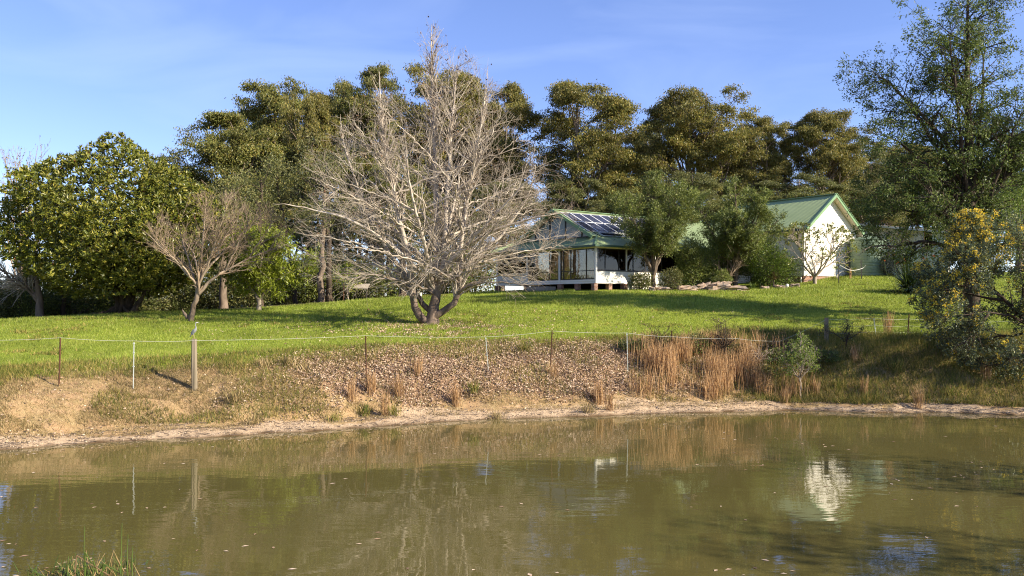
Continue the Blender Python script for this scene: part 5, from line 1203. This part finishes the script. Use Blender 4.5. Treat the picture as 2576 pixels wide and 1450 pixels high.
# trees further along the right bank: out of the picture, their shade falls on the water and the bank
for i,(x,y,h,w) in enumerate([(22.0,23.6,8.4,3.2),(22.0,12.2,9.6,2.9),(20.0,5.6,10.0,2.6),(25,31,8.0,3.0)]):
    xx, yy = x*S, y*S; px = x/y*F+1288
    shrub('bank_tree', ['bushy dark tree on the right shore beyond the wattle','bushy tree on the right shore shading the water','smaller bushy tree on the near right shore','tall bushy tree behind the wattle'][i], 'tree', px, y, w, w*.9, h, M['shrub'], 151+i, ((.12,.24),(.06,.11)), [2400,5200,5200,2600][i], group='bushy trees along the right shore', cz=.56)

# ------------------------------------------------------------------ saplings and weeds on the bank
def sapling(px, Y, topy, hw_, seed, mat, name, label, leaf, per=9, bark=None, trunk_py=None, dens=4.0, group='saplings on the pond bank', lean=0.0):
    rg = np.random.default_rng(seed); b = at(px, Y); k = Y*S/F; H = W(px, topy, Y)[2]-b[2]; w = hw_*k
    env = env_rev(np.array([.25,.4,.6,.85,1.0])*H, np.array([.5,.95,1.0,.65,.1])*w, 1,1,.55,seed)
    leafy(name, label, 'shrub', b, [[(0,0,-.15),(.04,0,.3*H),(.02+lean,0,.97*H)],[(0,0,.25*H),(w*.5,0,.5*H),(w*.8,0,.75*H)],[(0,0,.25*H),(-w*.5,0,.5*H),(-w*.85,0,.62*H)],[(0,0,.28*H),(0,-w*.6,.6*H)],[(0,0,.28*H),(.1,w*.6,.65*H)]],
          [(.045,.03,.01),(.025,.015,.008),(.025,.015,.008),(.02,.01),(.02,.01)], env,
          dict(dens=dens*1.6, t=(.3,1), ang=(25,60), L=(.2*H,.45*H), n=5, wob=.13, trop=.02, rr=.5, rmin=.007, absL=True, Lmin=.1), dict(dens=dens*1.6, t=(.25,1), ang=(25,60), L=(.1*H,.25*H), n=4, wob=.14, rr=.6, rmin=.005, absL=True, Lmin=.06), None,
          mat, bark or M['bark'], leaf, rg, group, per=per, spread=.05, out=.4)
sapling(2012, 29.2, 832, 56, 161, M['light'], 'green_sapling', 'leafy bright green sapling with pale stem at the waterline', ((.06,.11),(.03,.055)), 9, M['stem'])
sapling(2128, 31.2, 800, 62, 162, M['wattle'], 'wattle_sapling', 'dark open wattle sapling beside the timber corner post', ((.05,.08),(.025,.04)), 8, M['barkdark'])
sapling(2060, 30.4, 868, 34, 163, M['shrub'], 'green_sapling', 'low dark green shrub behind the bright sapling', ((.05,.09),(.03,.05)), 10)
gw = 'leafless saplings along the fence'
bare_bush(1822, 31.0, .42, 1.75, 171, 'twisted dark leafless sapling standing above the rust grass', 'bare_sapling', M['barkdark'], 7, gw, 6, .0, 1.0, .05)
bare_bush(1655, 30.8, .75, 1.45, 172, 'thin leafless dark sapling left of the twisted one', 'bare_sapling', M['barkdark'], 7, gw, 3.5, 0, 1.0, .026)
bare_bush(1905, 30.6, .95, .95, 173, 'pale tangled dead bush above the waterline', 'dead_bush', M['twig'], 12, gw, 6, .05, .9, .03)
bare_bush(1940, 31.6, 1.1, 1.25, 174, 'dark fallen dead branch beside the slack fence wire', 'dead_bush', M['barkdark'], 6, gw, 4, .02, .75, .04)
for i,(px,Y,rx_,h) in enumerate([(1600,31.2,.8,.55),(1690,31.2,.9,.7),(1745,31.3,1.0,.85),(1850,31.2,1.1,.75),(1960,31.0,.9,.7),(1890,30.2,.8,.55),(2075,30.6,.7,.55)]):
    shrub('bank_weed', ['low dark weed clump under the thin sapling','dark weed clump at the fence right of the thin sapling','taller brown weed clump hiding the slack wire','dark weed clump under the twisted sapling','dark weed clump below the fallen branch','dark weed clump under the pale dead bush','weed clump at the foot of the timber corner post'][i], 'weed', px, Y, rx_, .55, h, M['under'] if i % 2 else M['shrub'], 181+i, ((.05,.1),(.03,.05)), 2200, stems=10, group='weedy clumps along the fence', cz=.45)
#%%PART5
# ------------------------------------------------------------------ fence along the bank
M['oldwood'] = solid_mat('weathered post timber', (.30,.245,.17), (.15,.125,.08), 5, .9, .1, .9, .03, (1,1,.12))
M['whitetape'] = solid_mat('white electric tape', (.60,.60,.50), (.50,.50,.42), 3, .5, .3)
M['whitepost'] = solid_mat('white plastic picket', (.50,.53,.47), (.42,.45,.40), 3, .45, .3)
p0 = at(488, 25.0)
fence = thing('farm_fence', p0, 'single-strand farm fence of mixed posts along the pond bank', 'fence')
f0 = np.array(p0)
def fpost(kind, px, topy, Y, basepx=None):
    b = at(basepx if basepx is not None else px, Y); t = W(px, topy, Y); rg = np.random.default_rng(abs(int(px))+7)
    a_, b_ = b - f0 - [0,0,.25], t - f0
    if kind == 'timber':
        n, k = 12, 16; P = np.linspace(a_, b_, n); mb = MB(); ang = np.arange(k)/k*2*math.pi
        V = []
        for i in range(n):
            r = .105*(1-.12*i/(n-1))*(1 + .16*(vnoise(ang*1.9+3, 0*ang+i*.12, int(px))-.5) - .12*(np.abs(np.sin(ang*1.5+.6)) > .97))
            V.append(np.c_[P[i,0]+np.cos(ang)*r, P[i,1]+np.sin(ang)*r, np.full(k, P[i,2]) + (rg.normal(0,.012,k) if i == n-1 else 0)])
        V.append(P[-1:]+[0,0,-.01]); i = np.arange(n-1)[:,None]*k; j = np.arange(k)[None]; j2=(j+1)%k
        o = mk('timber_post', np.concatenate(V), [np.stack([i+j,i+j2,i+k+j2,i+k+j],-1).reshape(-1,4), np.stack([(n-1)*k+np.arange(k),(n-1)*k+(np.arange(k)+1)%k,np.full(k,n*k)],1)], M['oldwood'], fence)
    elif kind == 'steel':
        mb = MB()
        for a in (0, 2.1, 4.2):
            o_ = np.array([math.cos(a), math.sin(a), 0])*.016; mb.bar(a_+o_, b_+o_, .03, .012, (math.cos(a), math.sin(a), .01))
        o = mb.build('steel_picket', M['rustiron'], fence)
    else:
        mb = MB().bar(a_, b_, .024, .024)
        for q in (.55,.8,.97): c = a_*(1-q)+b_*q; mb.box(c[0]-.03,c[0]+.03,c[1]-.025,c[1]+.025,c[2]-.012,c[2]+.012)
        o = mb.build('white_picket', M['whitepost'], fence)
    return o
fpost('steel', 152, 850, 24.0, 148); fpost('white', 337, 861, 24.5, 335); o = fpost('timber', 489, 853, 25.0); o['label'] = 'thick weathered timber post with a heron on top'
fpost('steel', 920, 845, 27.0, 922); fpost('white', 1222, 849, 28.3, 1230); fpost('steel', 1389, 832, 29.0, 1384); fpost('white', 1577, 838, 29.8, 1580)
fpost('steel', 1690, 832, 30.4); o = fpost('timber', 2079, 800, 32.0); o['label'] = 'short square-cut timber post at the fence corner'
fpost('white', 2198, 802, 32.6, 2206); fpost('steel', 2287, 790, 33.0, 2283); fpost('steel', 2440, 790, 33.6); fpost('white', -60, 848, 23.6); fpost('steel', 2600, 796, 34.0)
top = [(-60,856,23.6),(152,850,24.0),(337,858,24.5),(489,857,24.93),(920,845,27.0),(1222,848,28.3),(1389,833,29.0),(1577,838,29.8),(1700,848,30.4),(1850,852,31.0),(1962,859,31.5),(2079,804,31.95),(2198,801,32.6),(2287,803,33.0),(2440,806,33.6),(2600,808,34.0)]
for (a, b) in zip(top[:-1], top[1:]):
    A, B = W(*a)-f0, W(*b)-f0; t = np.linspace(0,1,9)[:,None]; P = A+(B-A)*t; P[:,2] -= (4*t*(1-t))[:,0]*.035
    MB().tube(P, np.full(9,.0045), 5).build('wire', M['whitetape'], fence)
for dz in (.32,.62):
    for a, b in zip(top[-5:-2], top[-4:-1]):
        A, B = W(*a)-f0, W(*b)-f0; t = np.linspace(0,1,7)[:,None]; P = A+(B-A)*t; P[:,2] -= dz + (4*t*(1-t))[:,0]*.05
        MB().tube(P, np.full(7,.0035), 4).build('wire', M['whitetape'], fence)

# ------------------------------------------------------------------ heron on the timber post
def heron():
    pt = W(489, 853, 25.0); pt[2] -= .005
    # facing right (+x); body leans up, long S neck
    sp = np.array([(-.13,0,.10),(-.105,0,.155),(-.07,0,.215),(-.02,0,.275),(.025,0,.325),(.05,0,.375),(.052,0,.43),(.040,0,.49),(.038,0,.54),(.050,0,.575),(.075,0,.590),(.105,0,.588),(.135,0,.583),(.190,0,.574)])
    rx_ = np.array([.006,.030,.052,.066,.058,.036,.022,.0165,.0155,.020,.024,.017,.008,.0015]); q = curve(sp, 44); r = np.interp(np.linspace(0,len(sp)-1,44), np.arange(len(sp)), rx_)
    v, f = tubes(q[None], r[None], 14); v = v.copy(); v[:,1] *= .82
    mb = MB().add(v, f)
    for s in (-1,1):
        mb.tube(curve([(-.035,s*.022,.24),(-.03,s*.024,.15),(-.012,s*.024,.085),(-.022,s*.024,.004)], 10), np.linspace(.018,.006,10)*np.r_[1,.8,.6,.6,.7,.7,.8,.9,1,1.1], 7)
        for a in (-.5,0,.5,3.1): mb.bar((-.022,s*.024,.006), (-.022+math.cos(a)*.055, s*.024+math.sin(a)*.055, .003), .006)
    m, nt, out = new_mat('heron plumage'); p = nt.nodes.new('ShaderNodeBsdfPrincipled'); p.inputs['Roughness'].default_value = .8
    t = nt.nodes.new('ShaderNodeTexCoord'); sx = nt.nodes.new('ShaderNodeSeparateXYZ'); nt.links.new(t.outputs['Object'], sx.inputs[0])
    rp = ramp_node(nt, [(0,(.30,.25,.08)),(.24,(.26,.22,.09)),(.30,(.17,.19,.19)),(.62,(.22,.23,.21)),(.92,(.24,.25,.22)),(.965,(.50,.50,.45))]); mr = nt.nodes.new('ShaderNodeMapRange'); mr.inputs[2].default_value = .6
    nt.links.new(sx.outputs[2], mr.inputs[0]); nt.links.new(mr.outputs[0], rp.inputs[0]); nt.links.new(rp.outputs[0], p.inputs['Base Color']); nt.links.new(p.outputs[0], out.inputs[0])
    root = thing('heron', pt, 'slim grey heron standing on the timber post, facing right', 'bird')
    mb.build('body', m, root, True)
    for s in (-1,1):
        V, Fq = [], []
        w = MB()
        for i in range(7):
            a = np.array([.005-.012*i, s*(.058-.002*i), .315-.022*i]); e = a + np.array([-.10-.004*i, -s*.03, -.135])
            w.add([a+[0,0,.02], a-[.0,0,.02], e, e+[.012,0,.014]], np.array([[0,1,2,3]]))
        w.build('wing', solid_mat('slate wing',(.17,.20,.23),(.22,.245,.27),20,.8,.2), root)
        V, Fq = lathe([(.001,.0055),(.004,.003),(.0055,0),(.004,-.003),(.001,-.0055)],8); mk('eye', V, Fq, M['dark'], root, True, (.088,s*.017,.597))
heron()

# ------------------------------------------------------------------ grass, thatch, leaf litter
rgg = np.random.default_rng(77)
def scatter(n, x0, x1, y0, y1, dens_fn):    # survey units, returns metres
    out = []
    tot = 0
    while tot < n:
        x = rgg.uniform(x0, x1, 120000); y = y0 + (y1-y0)*rgg.random(120000)**1.5
        sd = pond_sd(x, y) + shore_noise(x, y); ok = (np.abs(x) < y*.64 + 1.5) & (rgg.random(len(x)) < dens_fn(x, y, sd))
        q = np.c_[x[ok], y[ok]]; out.append(q); tot += len(q)
    q = np.concatenate(out)[:n]; z, sd = ground_su(q[:,0], q[:,1])
    return np.c_[q, z]*S, sd
def d_lawn(x, y, sd):
    l, m, t, w, fo = zones(x, y, sd); edge = (x > 3.5) & (y > 45.2 + (x-4.6)*.45) & (x < 17)
    return l*(1-fo)*(1-.55*np.clip(t,0,1))*(~edge)
P, sd = scatter(260000, -30, 32, 23.5, 56, d_lawn); n = len(P)
dist = P[:,1]/36; tall = 1 + .9*np.exp(-((sd-4.3)/.5)**2) + .5*(vnoise(P[:,0]*.5, P[:,1]*.5, 4) > .62)
v, f = blades(rgg, P, rgg.uniform(.045,.105,n)*tall*np.clip(dist,.85,1.4), rgg.uniform(.012,.024,n)*np.clip(dist,.8,1.6), .5)
tag(mk('lawn_grass', v, f, M['grass']), 'short green lawn grass', 'grass', None, 'stuff')
def d_weed(x, y, sd):
    c = vnoise(x*.45+3, y*.6, 51); return d_lawn(x, y, sd)*sstep(.62, .85, c)*sstep(.5,.8,vnoise(x*3.1,y*3.1,52))
P, sd = scatter(14000, -26, 28, 23.5, 50, d_weed); n = len(P)
v, f = blades(rgg, P, rgg.uniform(.09,.19,n), rgg.uniform(.02,.04,n), .7)
tag(mk('lawn_tufts', v, f, M['mixed']), 'coarser tufts and dry patches in the lawn', 'grass', None, 'stuff')
def d_thatch(x, y, sd):
    l, m, t, w, fo = zones(x, y, sd); pat = vnoise(x*.9+5, y*1.6, 8)
    return np.clip((sd > .45)*(sd < 4.8)*(1-l*.8)*(1-.75*t)*(1-sstep(9,12,x)*.7)*np.where(sd < 1.1, .22, 1)*(.25+1.1*(pat > .38)), 0, 1)*(y > 15)
P, sd = scatter(120000, -18, 14, 20, 34, d_thatch); n = len(P)
v, f = blades(rgg, P, rgg.uniform(.06,.20,n), rgg.uniform(.010,.020,n), 1.1)
tag(mk('dry_thatch', v, f, M['thatch']), 'flattened straw-coloured dry grass on the bank', 'grass', None, 'stuff')
def d_mixed(x, y, sd):
    l, m, t, w, fo = zones(x, y, sd); pat = vnoise(x*.8, y*1.1, 12)
    right = sstep(6.5,9.5,x)*(sd > .7)*(sd < 5.4)
    patch = (pat > .56)*(sd > 1.0)*(sd < 4.8)*.5*(1-.35*t) + .10*t + (sd > 3.3)*(sd < 5.0)*.35
    return np.clip(right + patch*(1-right), 0, 1)*(y > 15)
P, sd = scatter(100000, -18, 24, 20, 35, d_mixed); n = len(P); rt = sstep(6.5,10,P[:,0]/S)
v, f = blades(rgg, P, rgg.uniform(.10,.30,n)*(1+1.1*rt*rgg.random(n)), rgg.uniform(.012,.022,n), .5)
tag(mk('bank_grass', v, f, M['mixed']), 'rough green and straw grass growing on the bank', 'grass', None, 'stuff')
# rust coloured tall grass
def stalks(rg, P, h, lean=.12, w=.010):     # tall stalks, bent, 2 quads each
    m = len(P); d = np.c_[rg.normal(0,lean,(m,2)), np.ones(m)]; d = norm(d); h = np.broadcast_to(h,(m,))[:,None]
    a = rg.uniform(0,math.pi,m); s = np.c_[np.cos(a),np.sin(a),0*a]*w/2; b = P+d*h*.55; c = b + norm(d+rg.normal(0,.16,(m,3))*[1,1,.2])*h*.45
    V = np.stack([P-s, P+s, b+s*1.5, b-s*1.5, c+s*.5, c-s*.5],1).reshape(-1,3); o = (np.arange(m)*6)[:,None]
    return V, np.concatenate([o+[0,1,2,3], o+[3,2,4,5]])
def d_rust(x, y, sd):
    c = vnoise(x*1.6, y*1.6, 21); return sstep(3.6,6.2,x)*(1-sstep(8.2,10.8,x))*(sd > 1.0)*(sd < 3.6)*(.06+1.0*sstep(.45,.75,c))
P, sd = scatter(4600, 3.2, 12, 26, 33, d_rust)
v, f = stalks(rgg, P, rgg.uniform(.55,1.2,len(P))*(.75+.4*vnoise(P[:,0]*1.2,P[:,1]*1.2,22)), .10, .011)
tag(mk('rust_grass', v, f, M['rust']), 'thicket of tall rust-coloured dry grass on the bank', 'grass', None, 'stuff')
def clump(px, Y, n, h, seed, lab, mat='rust', sp=.10, lean=.11):
    rg = np.random.default_rng(seed); b = at(px, Y); q = np.c_[rg.normal(0,sp,n), rg.normal(0,sp,n), np.full(n,-.02)]
    v, f = stalks(rg, q, rg.uniform(.55,1.05,n)*h, lean, .011); o = mk('grass_clump', v, f, M[mat], None, False, b); tag(o, lab, 'grass clump', 'separate grass clumps on the leafy bank')
for i,(px,Y,n,h,mt,lab) in enumerate([
  (885,25.9,60,1.0,'rust','leftmost tall rust grass clump at the foot of the leafy bank'),(935,26.4,70,1.0,'rust','wide rust grass clump below the brown picket'),(968,25.6,55,1.1,'rust','tallest rust grass clump near the sandy strip'),
  (1005,26.6,60,.9,'rust','slim rust grass clump in the middle of the leafy bank'),(1052,27.6,60,.9,'rust','upper rust grass clump below the bare tree'),(1148,26.9,60,1.0,'rust','lone rust grass clump right of the middle'),
  (1390,28.6,40,.7,'rust','thin rust grass clump at the steel picket'),(1505,27.9,90,1.1,'rust','dense rust grass clump left of the thicket'),(1535,27.4,50,.9,'rust','small rust grass clump beside the dense one'),
  (915,25.6,80,.6,'mixed','green tussock under the brown picket'),(990,25.7,80,.55,'mixed','green tussock beside the tallest rust clump'),(1192,27.4,80,.6,'mixed','olive tussock below the leaning white picket'),
  (1320,30.0,90,.55,'mixed','olive tussock on the crest left of the steel picket'),(590,24.6,120,.5,'thatch','dull tussock on the dry slope right of the timber post'),(640,24.0,90,.4,'thatch','low dull tussock near the sandy strip'),
  (660,26.6,150,.42,'thatch','broad tan grass clump on the crest right of the timber post'),(720,26.9,120,.40,'thatch','tan grass clump on the crest beside the broad one'),(765,26.7,60,.5,'thatch','faded grass clump on the upper slope'),
  (2175,29.0,40,.9,'rust','rust grass clump in the shade under the wattle sapling'),(2235,33.0,70,1.15,'rust','tall orange grass clump between the last two pickets'),(2310,28.2,60,1.1,'rust','dry grass clump in the shade by the water'),(1250,26.3,70,.4,'thatch','grey tussock at the edge of the sandy strip'),(840,24.7,60,.4,'mixed','small green tussock on the sandy strip'),(2480,29.0,50,.9,'rust','dry stalks in the shade under the wattle'),
  (2110,29.4,90,.6,'mixed','green tussock in the shade right of the bright sapling'),(2190,28.6,90,.55,'mixed','green tussock low on the shaded right bank'),(2255,29.6,80,.8,'mixed','long green grass clump under the wattle edge'),(2390,28.6,90,.6,'mixed','dark tussock below the wattle'),(2150,30.4,60,.9,'rust','dry stalks behind the shaded tussocks'),(1975,28.9,60,.7,'rust','dry stalks left of the bright sapling'),
  (2050,29.3,60,.8,'rust','dry grass clump right of the bright sapling'),(1480,27.0,90,.45,'thatch','brown tussock above the eroded sand')]):
    clump(px, Y, n, h, 300+i, lab, mt, .09 if mt == 'rust' else .14, .11 if mt == 'rust' else .42)
# fallen leaves
def d_lit(x, y, sd):
    l, m, t, w, fo = zones(x, y, sd); return np.clip(t*1.1 - .15*vnoise(x*1.4,y*1.4,31), 0, 1)*(y > 15) + .012*(sd > .5)*(sd < 5)*(y > 15)*(x < 9) + .02*np.exp(-(((x+3)/7)**2+((y-36)/5)**2))
P, sd = scatter(44000, -14, 12, 21, 40, d_lit); n = len(P); P[:,2] += rgg.uniform(.01,.07,n)
d = rgg.normal(size=(n,3)); d[:,2] *= .45
v, f = leaf_cards(rgg, P, d, rgg.uniform(.05,.125,n), rgg.uniform(.03,.08,n), .22)
tag(mk('fallen_leaves', v, f, M['litter']), 'pinkish brown fallen leaves covering the bank', 'leaves', None, 'stuff')
# ground litter of sticks and stones on the sandy strip
def d_mud(x, y, sd): return (sd > .03)*(sd < 1.1)*(y > 15)*1.0
P, sd = scatter(2600, -14, 18, 20, 30, d_mud); n = len(P); mb = MB()
a = rgg.uniform(0,2*math.pi,n); e = np.c_[np.cos(a), np.sin(a)*.4, rgg.normal(0,.06,n)]*rgg.uniform(.05,.28,n)[:,None]
v, f = tubes(np.stack([P+[0,0,.012], P+e*.5+[0,0,.02], P+e+[0,0,.014]],1), np.tile([.009,.007,.004],(n,1)), 4); tag(mk('shore_twigs', v, f, M['bark']), 'small dead twigs and straw scattered along the sandy shore', 'twigs', None, 'stuff')
P, sd = scatter(1500, -14, 18, 20, 30, d_mud); n = len(P); u = np.array([(1,0,0),(-1,0,0),(0,1,0),(0,-1,0),(0,0,1),(0,0,-1)],float); r = rgg.uniform(.010,.035,n)
V = (P[:,None]+[0,0,.006]+u[None]*r[:,None,None]*rgg.uniform(.6,1.3,(n,6,1))).reshape(-1,3); Fo = np.array([[0,2,4],[2,1,4],[1,3,4],[3,0,4],[2,0,5],[1,2,5],[3,1,5],[0,3,5]])
tag(mk('shore_pebbles', V, (np.arange(n)[:,None,None]*6+Fo[None]).reshape(-1,3), M['mudstone'] if 'mudstone' in M else solid_mat('pebble',(.45,.36,.26),(.30,.23,.16),3,.9)), 'small clods and pebbles along the sandy shore', 'pebbles', None, 'stuff')

def d_float(x, y, sd): return np.clip(.02 + 1.0*(sd > -.9)*(sd < -.02) + .25*(vnoise(x*.5, y*.8, 61) > .72), 0, 1)*(sd < -.02)
P, sd = scatter(420, -12, 15, 11, 29, d_float); n = len(P); P[:,2] = .004; d = rgg.normal(size=(n,3)); d[:,2] = 0
a_ = norm(d); b_ = np.c_[-a_[:,1], a_[:,0], 0*a_[:,0]]; l_ = rgg.uniform(.03,.08,n)[:,None]
V = np.stack([P-a_*l_, P+b_*l_*.5+[0,0,.006], P+a_*l_, P-b_*l_*.5+[0,0,.004]],1).reshape(-1,3)
tag(mk('floating_leaves', V, np.arange(4*n).reshape(n,4), M['litter']), 'small fallen leaves floating on the pond', 'leaves', None, 'stuff')
# ------------------------------------------------------------------ reeds in the near water (bottom left)
def reeds():
    rg = np.random.default_rng(401); c = np.array([(195-1288)/F*11.0*S, 11.35*S, -.1]); root = thing('reed_clump', c, 'green and straw reeds sprouting from the near water at bottom left', 'reeds')
    n = 190; b = np.c_[rg.normal(0,.40,n), rg.normal(0,.22,n), np.zeros(n)]; h = rg.uniform(.16,.42,n); d = norm(np.c_[rg.normal(0,.45,(n,2)), np.ones(n)])
    P = np.stack([b, b+d*h[:,None]*.5, b+d*h[:,None]],1); merge([(P, np.tile([.008,.007,.003],(n,1)),5)]).build('stalks', M['reed'], root)
    # tall straight stalks and a few broken ones
    k = 11.0*S/F; X = lambda px: (px-1288)*k - c[0]
    for px, ty in ((172,1400),(213,1325),(307,1317),(322,1345),(334,1375),(236,1405),(198,1450)):
        zt_ = W(px,ty,11.0)[2]-c[2]; MB().tube(curve([(X(px)+.01,-.42,0),(X(px)-.012,-.42,zt_*.5),(X(px),-.42,zt_)],8), np.linspace(.0085,.005,8), 6).build('stalk', M['strap2'], root, True)
    for a, m_, e in (((140,1475),(235,1412),(255,1475)),((186,1470),(193,1398),(274,1448)),((215,1470),(214,1390),(228,1412)),((60,1462),(88,1440),(150,1465)),((250,1470),(262,1420),(300,1440))):
        q = [np.array([X(x), -.42, W(x,y,11.0)[2]-c[2]]) for x, y in (a, m_, e)]
        MB().bar(q[0],q[1],.014).bar(q[1],q[2],.013).build('bent_stalk', M['strap2'] if a[0] != 186 else M['cordyline'], root)
reeds()
q = at(1258, 10.95); b = np.array([(1258-1288)/F*10.9*S, 10.9*S, -.1]); tag(MB().tube(curve([b, b+[.0,0,.12], b+[.01,0,.24]],6), np.linspace(.012,.006,6), 6).build('reed_stub', M['cordyline']), 'single broken reed stub at the bottom middle of the water', 'reeds')
